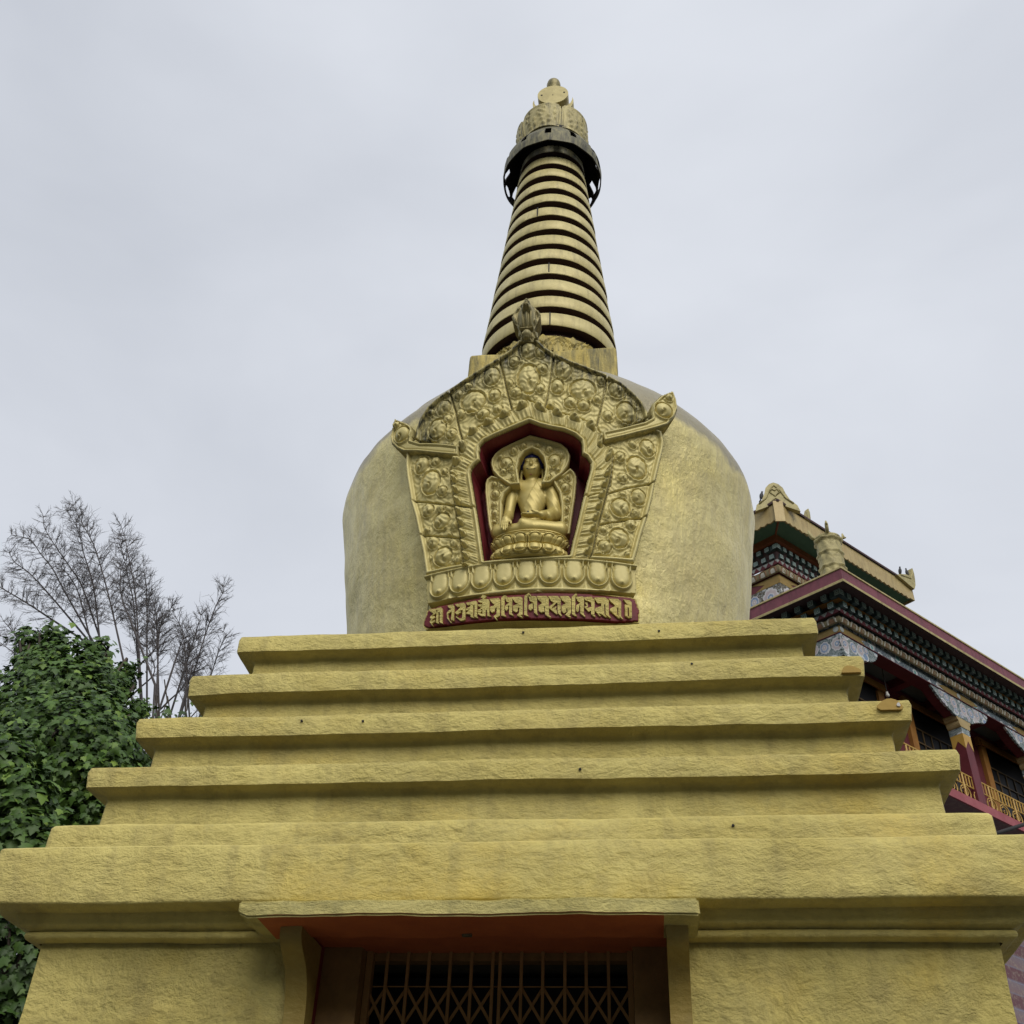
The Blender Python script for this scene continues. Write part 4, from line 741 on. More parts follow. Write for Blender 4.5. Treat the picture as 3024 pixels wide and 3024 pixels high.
for s_ in(-1,1):
    mb=MB(); mb.lathe([(.0005,-.003),(.003,-.0015),(.0034,0),(.003,.0015),(.0005,.003)],10); e=mb.build('eye',Mt['ink'],ST,True); e.location=(s_*.0245,-.0675,.4605*1.18); e.scale=(2.2,.8,.7)
    mb=MB(); mb.tube([(s_*.010,-.065,.474*1.18),(s_*.022,-.067,.4815*1.18),(s_*.036,-.059,.476*1.18)],.0012,5); mb.build('eyebrow',Mt['ink'],ST)
mb=MB(); mb.lathe([(.0005,-.003),(.003,-.0015),(.0036,0),(.003,.0015),(.0005,.003)],10); e=mb.build('lips',Mt['lip'],ST,True); e.location=(0,-.0675,.4185*1.18); e.scale=(2.6,.8,1.0)
mb=MB(); mb.lathe([(.0005,0),(.004,.004),(.009,.014),(.009,.022),(.004,.034),(.0005,.040)],10); e=mb.build('flower_bud',Mt['ink2'],ST,True); e.location=(-.006,-.105,.138)
# double lotus seat
n=300; m_=70; V=[];F=[]; A_,B_=.222,.125
prof=[(0,.86),(.08,.96),(.2,1.0),(.36,.97),(.44,.88),(.48,.85),(.54,.88),(.66,.97),(.82,1.02),(.90,1.02),(.92,.985),(.96,.985),(.97,1.03),(1.0,1.03)]
for j in range(m_+1):
    v_=j/m_; p_=np.interp(v_,[q[0] for q in prof],[q[1] for q in prof]); z=-.168+.168*v_
    for k in range(n):
        a=2*math.pi*k/n; t=a/(2*math.pi)*16; u=abs((t-math.floor(t))*2-1); h=0
        if .04<v_<.45: d=math.hypot(u,max(0,(.24-v_))/.2); h=(.016*math.sqrt(max(0,1-(d/.7)**2)) if d<.7 else (.012 if d<.95 else -.004))
        elif .5<v_<.90: d=math.hypot(u,max(0,(v_-.70))/.19); h=(.016*math.sqrt(max(0,1-(d/.7)**2)) if d<.7 else (.012 if d<.95 else -.004))
        V.append(((A_*p_+h)*math.sin(a),-.02-(B_*p_+h)*math.cos(a),z))
for j in range(m_):
    for k in range(n): F.append((j*n+k,j*n+(k+1)%n,(j+1)*n+(k+1)%n,(j+1)*n+k))
F.append(tuple(m_*n+k for k in range(n))); F.append(tuple(range(n))[::-1]); o=mk('lotus_seat',V,F,Mt['statue'],ST); shade(o,60)
# ---------------- temple behind, to the right ----------------
E0=np.array([6.0938,17.8362,0]); U=np.array([.6997,.7145,0]); Vd=np.array([-.7771,.6293,0]); NU=np.array([-.7145,.6997,0]); NV=np.array([.6293,.7771,0])
mit=np.linalg.solve(np.array([NU[:2],NV[:2]]),np.array([1,1])); MIT=np.array([mit[0],mit[1],0]); mu,mv=MIT@U,MIT@Vd
def PU(u,o,z): p=E0+u*U+o*NU; return (p[0],p[1],z)
def PV(v,o,z): p=E0+v*Vd+o*NV; return (p[0],p[1],z)
def band(prof,ul,vl,mb=None,mi=0,us=None):
    """profile of (inset,z) swept along the left eave, round the corner and down the right eave"""
    mb=mb or MB(); n=len(prof)
    V=[PV(vl,o,z) for o,z in prof]+[tuple(E0+o*MIT+np.array((0,0,z))) for o,z in prof]+[PU(ul,o,z) for o,z in prof]
    F=[(k*n+i,k*n+i+1,(k+1)*n+i+1,(k+1)*n+i) for k in(0,1) for i in range(n-1)]
    return mb.add(V,F,mi)
def paintb(c0,c1,r=.6,streak=False):
    def f(n,b):
        c=coord(n); col=ramp(n,noise_(n,c,2.5,6,.65,.3),[(.35,c0),(.68,c1)])
        if streak: col=mixc(n,ramp(n,noise_(n,coord(n,(5,5,.6)),1.6,6,.65),[(.5,(0,0,0)),(.72,(.55,.55,.55))]),col,tuple(q*.35 for q in c0))
        n.links.new(col,b.inputs['Base Color'])
    return f
T={}
T['maroon']=mat('temple_maroon',(.1,.02,.03),.6,0,paintb((.135,.030,.045),(.20,.05,.07),streak=True))
T['maroon2']=mat('temple_dark_maroon',(.07,.01,.015),.6,0,paintb((.10,.012,.02),(.14,.02,.03)))
T['pink']=mat('faded_red_slab',(.3,.09,.1),.7,0,paintb((.27,.06,.075),(.35,.10,.115)))
T['trim']=mat('temple_gold_trim',(.5,.4,.18),.6,0,paintb((.38,.31,.13),(.50,.42,.20),streak=True))
T['cream']=mat('roof_fascia_gold',(.5,.4,.2),.5,.1,paintb((.38,.28,.115),(.46,.36,.16),streak=True))
T['green']=mat('green_soffit',(.05,.1,.07),.7,0,paintb((.065,.150,.095),(.085,.18,.115)))
T['orange']=mat('orange_cornice',(.3,.09,.03),.6,0,paintb((.20,.06,.025),(.27,.085,.03)))
T['soffit']=mat('soffit_brown',(.06,.04,.04),.8,0,paintb((.06,.035,.035),(.09,.05,.05)))
T['teald']=mat('dark_teal_block',(.04,.07,.075),.6,0,paintb((.05,.085,.09),(.09,.14,.14)))
T['teall']=mat('pale_teal_square',(.25,.36,.36),.6,0,paintb((.34,.47,.45),(.50,.60,.59)))
T['ochre']=mat('ochre_wood',(.25,.13,.03),.6,0,paintb((.26,.11,.022),(.36,.17,.035)))
T['yellow']=mat('railing_yellow',(.5,.3,.06),.5,0,paintb((.46,.27,.05),(.56,.36,.09)))
T['ceil']=mat('veranda_ceiling',(.11,.13,.11),.8,0,paintb((.12,.14,.125),(.16,.18,.16)))
T['tan']=mat('capital_tan',(.35,.25,.11),.7,0,paintb((.34,.25,.11),(.44,.34,.17)))
T['glass']=mat('dark_window_glass',(.012,.012,.014),.4,0,None,.15)
T['lotus']=mat('lotus_moulding',(.2,.16,.09),.6,0,paintb((.19,.15,.08),(.28,.24,.13)))
T['arch']=mat('petal_outline',(.55,.52,.45),.6,0,paintb((.45,.42,.35),(.60,.58,.52)))
T['petal']=mat('petal_inset',(.2,.1,.05),.6,0,paintb((.20,.10,.05),(.28,.15,.08)))
T['zigw']=mat('zigzag_white',(.4,.42,.4),.6,0,paintb((.30,.33,.32),(.46,.48,.46)))
def floral(bg0,bg1,scale,cols):
    def f(n,b):
        c=coord(n); v=nn(n,'ShaderNodeTexVoronoi'); v.inputs['Scale'].default_value=scale; v.inputs['Randomness'].default_value=.8
        w=nn(n,'ShaderNodeVectorMath'); w.operation='ADD'; nz_=nn(n,'ShaderNodeTexNoise'); nz_.inputs['Scale'].default_value=scale*3; nz_.inputs['Detail'].default_value=3
        ms=nn(n,'ShaderNodeVectorMath'); ms.operation='SCALE'; ms.inputs['Scale'].default_value=.09; n.links.new(c,nz_.inputs['Vector']); n.links.new(nz_.outputs['Color'],ms.inputs[0]); n.links.new(c,w.inputs[0]); n.links.new(ms.outputs[0],w.inputs[1])
        n.links.new(w.outputs[0],v.inputs['Vector'])
        bg=ramp(n,noise_(n,c,scale*4,4,.6,2.0),[(.42,bg0),(.52,bg1),(.6,(.32,.36,.37))])
        sp=nn(n,'ShaderNodeSeparateColor'); n.links.new(v.outputs['Color'],sp.inputs[0])
        core=ramp(n,sp.outputs[0],[(0,cols[0]),(.34,cols[1]),(.67,cols[2])]); n_=core.node; n_.color_ramp.interpolation='CONSTANT'
        petals=math_(n,'ADD',math_(n,'MULTIPLY',v.outputs['Distance'],1.0),math_(n,'MULTIPLY',noise_(n,c,scale*9,3,.5),.14))
        fl=mixc(n,ramp(n,petals,[(.34,(0,0,0)),(.38,(1,1,1))]),core,(.60,.62,.64))
        n.links.new(mixc(n,ramp(n,petals,[(.47,(0,0,0)),(.49,(1,1,1))]),fl,bg),b.inputs['Base Color'])
    return f
T['floral']=mat('painted_flowers',(.3,.32,.34),.65,0,floral((.10,.14,.15),(.22,.26,.27),2.6,[(.20,.28,.42),(.48,.45,.47),(.36,.36,.42)]))
T['floral2']=mat('painted_flowers_dark',(.2,.2,.2),.65,0,floral((.06,.055,.04),(.15,.13,.10),2.0,[(.32,.34,.38),(.42,.36,.34),(.26,.30,.36)]))
T['strip']=mat('painted_beam_blue',(.12,.14,.18),.65,0,floral((.07,.085,.13),(.12,.17,.19),3.4,[(.46,.44,.42),(.16,.34,.34),(.40,.36,.34)]))
T['stripo']=mat('painted_beam_gold',(.3,.2,.06),.65,0,paintb((.24,.16,.045),(.31,.21,.06)))
def wallb(n,b):
    co=nn(n,'ShaderNodeTexCoord'); sp=nn(n,'ShaderNodeSeparateXYZ'); n.links.new(co.outputs['Object'],sp.inputs[0])
    fr=math_(n,'FRACT',math_(n,'MULTIPLY',sp.outputs[2],1.35)); c=coord(n)
    col=ramp(n,fr,[(0,(.20,.22,.30)),(.10,(.13,.055,.07)),(.52,(.13,.055,.07)),(.56,(.17,.16,.22)),(.62,(.20,.13,.14)),(.97,(.19,.15,.18))])
    n.links.new(mixc(n,ramp(n,noise_(n,c,9,5,.7,.6),[(.5,(0,0,0)),(.62,(.6,.6,.6))]),col,(.30,.25,.20)),b.inputs['Base Color'])
T['wall']=mat('lower_wall_paint',(.1,.07,.08),.7,0,wallb)

tp=thing('temple','painted temple with maroon eave, green upper roof soffit and pillared veranda','building',tuple(PU(mu,1,0)))
OFS=Vector(tp.location)
def fin(mb,name,m_,parent=None,ang=None,smooth=False):
    par=parent or tp; off=OFS
    mb.v=[(x-off.x,y-off.y,z-off.z) for x,y,z in mb.v]; return mb.build(name,m_,par,smooth,ang)
UL,VL=15.5,13.0
# lower eave
fin(band([(0,18.30),(0,18.66)],UL,VL),'eave_fascia',T['maroon'])
fin(band([(.02,18.295),(-.035,18.235),(-.045,18.30),(-.004,18.335)],UL,VL),'eave_trim',T['trim'])
fin(band([(.003,18.655),(-.03,18.665),(-.03,18.71),(1.2,18.74)],UL,VL),'eave_trim',T['trim'])
fin(band([(.01,18.30),(.62,18.395)],UL,VL),'eave_soffit',T['soffit'])
fin(band([(1.1,18.739),(5.2,18.9)],UL,VL),'roof_deck',T['soffit'])
fin(band([(.62,18.40),(.64,18.18),(.655,18.18),(.66,18.15),(.72,18.14),(.74,17.98)],UL,VL),'bracket_back',T['soffit'])
fin(band([(.50,18.205),(.50,18.165),(.66,18.16)],UL,VL),'bracket_rail',T['ochre'])
# one bracket block: dark box with nested squares on its outer face, copied along both eaves
bb=MB(); bb.box(-.085,.085,.003,.34,-.085,.085,0); bb.box(-.085,.085,0,.003,-.085,.085,1)
for s_,y,mi_ in((.058,-.003,0),(.044,-.006,1),(.016,-.009,0)): bb.box(-s_,s_,y,.001,-s_,s_,mi_)
blk=None
def put_block(p,face):  # face: inward normal
    global blk
    if blk is None: o=bb.build('bracket_block',[T['teald'],T['teall']],tp); blk=o
    else: o=blk.copy(); S.collection.objects.link(o); o.parent=tp
    o.location=Vector(p)-OFS; o.rotation_euler=(0,0,math.atan2(-face[0],face[1]))
for k in range(36):
    put_block(PU(.35*mu+.085+.325*k,.35,18.275),NU); put_block(PU(.5*mu+.085+.16+.325*k,.5,18.065),NU)
for k in range(12):
    put_block(PV(.35*mv+.085+.42*k,.35,18.275),NV); put_block(PV(.5*mv+.085+.2+.42*k,.5,18.065),NV)
# zigzag frieze of dark red teeth on white
def zigzag(o,z0,z1,pitch,ul,vl,nm=1.0):
    mb=band([(o+.02,z1),(o+.04,z0)],ul,vl,None,0)
    for (PF,m0,lim) in((PU,o*mu,ul),(PV,o*mv,vl)):
        k=0
        while m0+pitch*(k+1)<lim:
            a=m0+pitch*k; V=[PF(a,o+.012,z0),PF(a+pitch,o+.012,z0),PF(a+pitch/2,o-.008,z1-.012),PF(a,o+.06,z0),PF(a+pitch,o+.06,z0),PF(a+pitch/2,o+.04,z1-.012)]
            mb.add(V,[(0,1,2),(0,2,5,3),(1,4,5,2),(0,3,4,1)],1); k+=1
    return mb
fin(zigzag(.60,17.855,17.985,.2375,UL,VL),'zigzag_frieze',[T['zigw'],T['maroon2']])
# rounded lotus moulding with an outlined arch for every petal
def lotus(o,z0,z1,pitch,ul,vl):
    zc,h=(z0+z1)/2,(z1-z0)/2; pr=[(o+.02-.09*math.cos(a),zc+h*math.sin(a)) for a in np.linspace(-1.35,1.45,8)][::-1]
    mb=band(pr,ul,vl,None,0)
    def on(PF,a,t): q=-1.2+2.5*t; return np.array(PF(a,o+.02-.098*math.cos(q),zc+h*math.sin(q)))
    for (PF,m0,lim) in((PU,o*mu,ul),(PV,o*mv,vl)):
        k=0
        while m0+pitch*(k+1)<lim:
            c=m0+pitch*(k+.5); w=pitch*.33; pts=[]
            for q in range(9):
                th=math.pi*q/8; x=c-w*math.cos(th); t=.12+.72*math.sin(th)**.6
                pts.append(on(PF,x,t))
            mb.tube(pts,.024,5,1); w2=w*.62; poly=[on(PF,c-w2*math.cos(math.pi*q/8),.12+.52*math.sin(math.pi*q/8)**.6) for q in range(9)]
            mb.add(poly,[tuple(range(9))],2); k+=1
    return mb
fin(lotus(.78,17.635,17.86,.372,UL,VL),'lotus_moulding',[T['lotus'],T['arch'],T['petal']])
fin(band([(.86,17.80),(.87,17.64),(.885,17.42)],UL,VL),'painted_beam',T['strip'])
fin(band([(.86,17.425),(.86,17.405),(1.28,17.40),(1.28,17.8)],UL,VL),'beam_soffit',T['maroon2'])
# gold lozenges on the beam above each bracket
PILL=[.95,6.32,10.15,14.0]
for c in PILL[1:]:
    mb=MB(); pts=[(c-1.0,17.53),(c-.62,17.63),(c+.62,17.63),(c+1.0,17.53),(c+.62,17.43),(c-.62,17.43)]
    mb.prism(pts,lambda p,q:PU(p[0],.868+(0 if q==0 else .03)-(p[1]-17.53)*.06,p[1])); fin(mb,'beam_lozenge',T['stripo'])
    mb=MB(); mb.prism([(c+.085*math.cos(a),17.53+.085*math.sin(a)) for a in np.linspace(0,2*math.pi,14)[:-1]],lambda p,q:PU(p[0],.858+(0 if q==0 else .02),p[1])); fin(mb,'beam_rosette',T['zigw'])
for PF,m0 in((PU,.87*mu),(PV,.87*mv)):
    mb=MB(); mb.prism([(m0-.0,17.63),(m0+1.2,17.63),(m0+.95,17.54),(m0+1.1,17.43),(m0+.0,17.43)],lambda p,q:PF(p[0],.866+(0 if q==0 else .03)-(p[1]-17.53)*.06,p[1])); fin(mb,'beam_lozenge',T['stripo'])
    mb=MB(); mb.prism([(m0+.1+.085*math.cos(a),17.54+.085*math.sin(a)) for a in np.linspace(0,2*math.pi,14)[:-1]],lambda p,q:PF(p[0],.856+(0 if q==0 else .02),p[1])); fin(mb,'beam_rosette',T['zigw'])
# flower-painted brackets with scalloped edges
def scallop(pts,amp,step):
    r=[]
    for a,b in zip(pts,pts[1:]):
        L=math.hypot(b[0]-a[0],b[1]-a[1]); k=max(1,int(L/step)); nx,ny=(b[1]-a[1])/L,-(b[0]-a[0])/L
        for i in range(k):
            for t in(0,.25,.5,.75):
                f=(i+t)/k; e=amp*math.sin(math.pi*t); r.append((a[0]+(b[0]-a[0])*f-nx*e,a[1]+(b[1]-a[1])*f-ny*e))
    r.append(pts[-1]); return r
T['fl0']=mat('flower_white',(.5,.48,.5),.65,0,paintb((.50,.49,.51),(.62,.61,.63))); T['fl1']=mat('flower_pink',(.4,.33,.34),.65,0,paintb((.42,.36,.38),(.52,.46,.48))); T['fl2']=mat('flower_blue',(.2,.27,.4),.65,0,paintb((.17,.25,.40),(.30,.37,.50)))
def flowers(PF,o,lst,par,slope=0):
    mb=MB()
    for i,(x,z,r) in enumerate(lst):
        for lay,(rs,mi_) in enumerate(((1.0,0),(.82,1+i%2),(.50,0),(.36,1+(i+1)%2),(.16,0))):
            nl=9 if lay<2 else 6; pts=[(x+r*rs*(.86+.14*abs(math.sin(nl*a/2+i)))*math.cos(a),z+1.15*r*rs*(.86+.14*abs(math.sin(nl*a/2+i)))*math.sin(a)) for a in np.linspace(0,2*math.pi,37)[:-1]]
            b=len(mb.v); mb.v+=[PF(q[0],o-.003*(lay+1)+slope*(q[1]-z),q[1]) for q in pts]; mb.f.append(tuple(range(b,b+36))); mb.mi.append(mi_)
    off=OFS; mb.v=[(a-off.x,b-off.y,c-off.z) for a,b,c in mb.v]; ob=mk('painted_flower',mb.v,mb.f,[T['fl0'],T['fl1'],T['fl2']],par,False,mb.mi); ob['kind']='stuff'
def bracket(PF,c,half=1.42,corner=False):
    low=[(c+half,17.42),(c+half-.03,17.27),(c+half-.2,17.10),(c+half-.45,17.03),(c+half-.62,16.98),(c+.55,16.88),(c+.42,16.80),(c-.42,16.80),(c-.55,16.88),(c-.85,17.0),(c-1.1,17.15),(c-1.28,17.3),(c-half,17.42)]
    if corner: low=[(c+half,17.42),(c+half-.03,17.27),(c+half-.2,17.10),(c+half-.45,17.0),(c+half-.62,16.95),(c+.55,16.86),(c+.42,16.78),(c-.0,16.75),(c-.0,17.42)]
    sc=scallop(low,.035,.11); mb=MB(); mb.prism(sc,lambda p,q:PF(p[0],.89 if q==0 else .955,p[1])); b=fin(mb,'flower_bracket',T['floral'])
    flowers(PF,.888,[(c+x,z,r) for x,z,r in ((0.12,17.12,.19),(.5,17.14,.16),(.82,17.2,.15),(1.08,17.27,.11)) +(() if corner else ((-.35,17.18,.17),(-.68,17.25,.14),(-.95,17.3,.11),(-.05,16.9,.09),(.3,16.92,.09),(-.3,16.95,.1)))],b)
    mb=MB(); mb.prism([(c+(x-c)*.97,z+(.03 if z<17.4 else 0)) for x,z in low],lambda p,q:PF(p[0],.96 if q==0 else 1.26,p[1])); fin(mb,'bracket_core',T['maroon2'])
for c in PILL[1:]: bracket(PU,c)
bracket(PU,.9*mu,1.6,True); bracket(PV,.9*mv,1.6,True)
# pillars
def pillar(c):
    r=.19; mb=MB(); mb.prism([(c-r,0),(c+r,0),(c+r,1),(c-r,1)],lambda p,q:PU(p[0],.93+(0 if q==0 else .38),14.1 if p[1]==0 else 16.30)); pl=fin(mb,'pillar',T['maroon2'])
    mb=MB(); V=[];pr=[(.195,15.95),(.195,16.02),(.195,16.42)]
    def ringp(r_,z): return [PU(c-r_,1.12-r_,z),PU(c+r_,1.12-r_,z),PU(c+r_,1.12+r_,z),PU(c-r_,1.12+r_,z)]
    V=ringp(.196,16.10)+ringp(.200,16.30); mb.add(V,[(k,(k+1)%4,4+(k+1)%4,4+k) for k in range(4)])
    # hanging points of the gold collar
    for ax in range(4):
        a=[np.array(ringp(.198,16.10)[ax]),np.array(ringp(.198,16.10)[(ax+1)%4])]
        for i in range(2):
            p=a[0]+(a[1]-a[0])*(i/2); q=a[0]+(a[1]-a[0])*((i+1)/2); m_=(p+q)/2
            for s0,s1 in((p,m_),(m_,q)):
                tipz=15.78 if (s0 is p)==(i==0) else 15.98
            mb.add([p,q,(q if i else p)+np.array((0,0,-.28))],[(0,2,1)])
    fin(mb,'pillar_collar',T['yellow'],None)
    mb=MB(); mb.add(ringp(.203,16.295)+ringp(.203,16.52),[(k,(k+1)%4,4+(k+1)%4,4+k) for k in range(4)]); fin(mb,'pillar_band',T['floral'])
    mb=MB(); mb.prism(scallop([(c+.36,16.84),(c+.34,16.74),(c+.27,16.67),(c+.23,16.50),(c-.23,16.50),(c-.27,16.67),(c-.34,16.74),(c-.36,16.84)],.02,.09),lambda p,q:PU(p[0],.90+(0 if q==0 else .42),p[1])); fin(mb,'capital',T['tan'])
for c in PILL[1:3]: pillar(c)
# veranda: ceiling, cross beams, back wall, windows, floor, railing
mb=MB(); mb.add([PU(1.25*mu,1.25,17.72),PU(UL,1.25,17.72),PU(UL,2.05,17.72),PU(2.05*mu,2.05,17.72)],[(0,1,2,3)]); fin(mb,'veranda_ceiling',T['ceil'])
for c in (2.6,4.55,6.32,8.2,10.15):
    mb=MB(); mb.prism([(c-.14,0),(c+.14,0),(c+.14,1),(c-.14,1)],lambda p,q:PU(p[0],1.26 if q==0 else 1.995,17.46+.255*p[1])); fin(mb,'cross_beam',T['maroon2'])
fin(band([(2.0,17.75),(2.0,13.85)],UL,VL),'veranda_wall',T['maroon2'])
mb=MB(); mb.prism([(1.6,17.45),(UL,17.45),(UL,17.62),(1.6,17.62)],lambda p,q:PU(p[0],1.90 if q==0 else 2.0,p[1])); fin(mb,'wall_beam',T['maroon2'])
def window(u0,u1):
    z0,z1=14.75,17.20; mb=MB()
    for a,b,c_,d_,o in((u0-.38,u1+.38,z1,z1+.26,1.86),(u0-.32,u1+.32,z1-.0,z1+.12,1.80),(u0-.28,u0,z0,z1,1.88),(u1,u1+.28,z0,z1,1.88),(u0-.3,u1+.3,z0-.2,z0,1.85)):
        mb.prism([(a,c_),(b,c_),(b,d_),(a,d_)],lambda p,q:PU(p[0],o if q==0 else 1.998,p[1]))
    w=fin(mb,'window',T['ochre']); mb=MB(); mb.add([PU(u0,1.96,z0),PU(u1,1.96,z0),PU(u1,1.96,z1),PU(u0,1.96,z1)],[(0,1,2,3)]); mb.v=[(x-OFS.x,y-OFS.y,z-OFS.z) for x,y,z in mb.v]; mb.build('pane',T['glass'],w)
    mb=MB(); nb=5
    for k in range(1,nb): x=u0+(u1-u0)*k/nb; mb.prism([(x-.02,z0),(x+.02,z0),(x+.02,16.62),(x-.02,16.62)],lambda p,q:PU(p[0],1.93 if q==0 else 1.955,p[1]))
    for z in(15.2,15.7,16.15,16.6): mb.prism([(u0,z-.02),(u1,z-.02),(u1,z+.02),(u0,z+.02)],lambda p,q:PU(p[0],1.92 if q==0 else 1.95,p[1]))
    mb.v=[(x-OFS.x,y-OFS.y,z-OFS.z) for x,y,z in mb.v]; mb.build('mullion_grid',T['ochre2'],w)
T['ochre2']=mat('window_bars',(.1,.06,.02),.6,0,paintb((.09,.055,.02),(.13,.08,.03)))
for a,b in((1.9,3.75),(5.35,7.5),(9.2,11.5),(12.9,14.6)): window(a,b)
fin(band([(.80,14.12),(.80,13.86),(.84,13.845)],UL,VL),'floor_edge',T['pink'])
fin(band([(.80,14.12),(2.0,14.13)],UL,VL),'veranda_floor',T['soffit'])
fin(band([(.84,13.845),(2.6,13.80),(2.6,0)],UL,VL),'lower_wall',T['wall'])
mb=MB(); mb.prism([(3.2,14.14),(UL,14.14),(UL,14.50),(3.2,14.50)],lambda p,q:PU(p[0],1.30 if q==0 else 1.33,p[1])); fin(mb,'parapet',T['maroon'])
mb=MB(); mb.tube([PU(3,1.0,14.95),PU(UL,1.0,14.95)],.028,8); hr=fin(mb,'handrail',T['yellow'])
mb=MB(); 
for k in range(66):
    u=3.1+.16*k; 
    if k%8==0: mb.tube([PU(u,1.0,14.13),PU(u,1.0,14.94)],.030,6)
    else: mb.tube([PU(u,1.0,14.62),PU(u,1.0,14.94)],.020,5)
mb.tube([PU(3,1.0,14.62),PU(UL,1.0,14.62)],.020,6)
for k in range(16):
    c=3.74+.64*k; mb.tube([PU(c+.24*math.cos(a),1.0,14.38+.2*math.sin(a)) for a in np.linspace(0,2*math.pi,14)],.018,5); mb.tube([PU(c+.16*t*math.cos(9*t),1.0,14.38+.16*t*math.sin(9*t)) for t in np.linspace(.2,1,14)],.014,5)
mb.v=[(x-OFS.x,y-OFS.y,z-OFS.z) for x,y,z in mb.v]; mb.build('railing_scrollwork',T['yellow'],hr)['kind']='stuff'
mb=MB(); mb.lathe([(.002,-.09),(.05,-.07),(.06,-.03),(.035,.02),(.03,.07),(.002,.08)],14,(0,0)); b_=mb.build('ceiling_lamp',Mt['white'],tp,True); b_.location=Vector(PU(3.4,1.4,16.72))-OFS
mb=MB(); mb.tube([(0,0,.07),(0,0,1.0)],.012,5); mb.build('lamp_cord',Mt['black'],b_)
# upper storey
OF=4.5; UE=11.9; VE=11.5
def fascia(PF,m0,lim):
    mb=MB(); poly=[(m0,25.20)]; k=0; pitch=.27
    x=m0
    while x+pitch<lim:
        for t in(.2,.5,.8,1.0): poly.append((x+pitch*t,25.20-.07*math.sin(math.pi*t)))
        x+=pitch
    poly+=[(lim,25.2),(lim,25.88),(m0,25.88)]
    mb.prism(poly,lambda p,q:PF(p[0],OF+(0 if q==0 else .06),p[1])); return mb
fin(fascia(PU,OF*mu,UE),'roof_fascia',T['cream']); fin(fascia(PV,OF*mv,VE),'roof_fascia',T['cream'])
# far end return of the roof edge and corner drop
mb=MB(); mb.prism([(OF,25.2),(OF+3,25.2),(OF+3,25.88),(OF,25.88)],lambda p,q:PU(UE+(0 if q==0 else .05),p[0],p[1])); fin(mb,'roof_fascia',T['cream'])
mb=MB()
c0=E0+OF*MIT
mb.obox((c0[0],c0[1],25.45),(.17*(U-Vd)/np.linalg.norm(U-Vd)),(.03*MIT/np.linalg.norm(MIT)),(0,0,.45)); fin(mb,'corner_board',T['cream'])
fin(band([(OF-.06,25.87),(OF-.07,25.93),(OF-.06,25.96),(8.5,26.9)],UE,VE),'roof',T['soffit'])
fin(band([(OF+.061,25.30),(OF+1.05,25.26)],UE,VE),'roof_soffit',T['green'])
mb=MB(); mb.tube([tuple(E0+(OF+.06)*MIT+np.array((0,0,25.29))),tuple(E0+(OF+1.0)*MIT+np.array((0,0,25.24)))],.035,6); fin(mb,'hip_board',T['orange'])
W0=5.45
fin(band([(W0-.16,25.27),(W0-.16,25.02),(W0-.05,25.0)],UE-1,VE-1),'orange_cornice',T['orange'])
fin(band([(W0,25.05),(W0+.12,24.30)],UE-1,VE-1),'frieze_back',T['soffit'])
for k in range(8):
    for row,(o,z) in enumerate(((W0-.10,24.84),(W0+.0,24.55))):
        put_block(PU(o*mu+.1+.34*k+.15*row,o,z),NU)
        if k<6: put_block(PV(o*mv+.1+.34*k+.15*row,o,z),NV)
fin(zigzag(W0+.05,24.22,24.40,.26,UE-1,VE-1),'zigzag_frieze',[T['zigw'],T['maroon2']])
fin(lotus(W0+.10,23.86,24.18,.42,UE-1,VE-1),'lotus_moulding',[T['lotus'],T['petal'],T['arch']])
fin(band([(W0+.13,24.1),(W0+.2,23.86),(W0+.2,23.5)],UE-1,VE-1),'painted_beam',T['maroon2'])
for PF,m0 in((PU,(W0+.2)*mu),(PV,(W0+.2)*mv)):
    mb=MB(); mb.prism([(m0,23.86),(m0+1.2,23.86),(m0+.6,23.66),(m0+1.0,23.5),(m0,23.5)],lambda p,q:PF(p[0],W0+.18+(0 if q==0 else .02),p[1])); fin(mb,'beam_lozenge',T['stripo'])
uw=fin(band([(W0+.19,23.5),(W0+.22,22.2),(W0+.4,18.8)],UE-1,VE-1),'upper_wall',T['floral2'])
for PF,m0 in((PU,(W0+.2)*mu),(PV,(W0+.2)*mv)): flowers(PF,W0+.185,[(m0+.42,23.05,.34),(m0+1.1,23.15,.22),(m0+1.0,22.7,.22),(m0+1.6,23.2,.25),(m0+1.5,22.75,.2),(m0+2.1,23.1,.24),(m0+2.0,22.6,.25),(m0+.55,22.4,.25),(m0+2.6,23.2,.2)],uw,-.02)

# gilded ornaments standing on the roofs
def relief_blob(poly,PF,o,th,holes=()):
    mb=MB(); mb.prism(poly,lambda p,q:PF(p[0],o+(0 if q==0 else th),p[1])); return mb
co_=E0+OF*MIT
def orn(name,label,cat,at,group=None): return thing(name,label,cat,tuple(at),group)
dg=(U-Vd)/np.linalg.norm(U-Vd); dn=MIT/np.linalg.norm(MIT)
t=orn('roof_ornament','large gilded leaf-shaped ornament on the near corner of the upper roof','ornament',co_+.22*MIT+np.array((0,0,25.86)))
prof=[(x_*.9,z_*.9) for x_,z_ in [(-.85,-.25),(-.78,.05),(-.55,.30),(-.42,.62),(-.34,.92),(-.18,1.12),(0,1.20),(.18,1.12),(.34,.92),(.42,.62),(.55,.30),(.80,.02),(.88,-.28)]]
mb=MB(); mb.prism(prof+[(.3,-.02),(0,.12),(-.3,-.02)],lambda p,q:tuple(p[0]*dg+(.09 if q else -.09)*dn+np.array((0,0,p[1])))); mb.build('plate',Mt['orn'],t)
mb=MB()
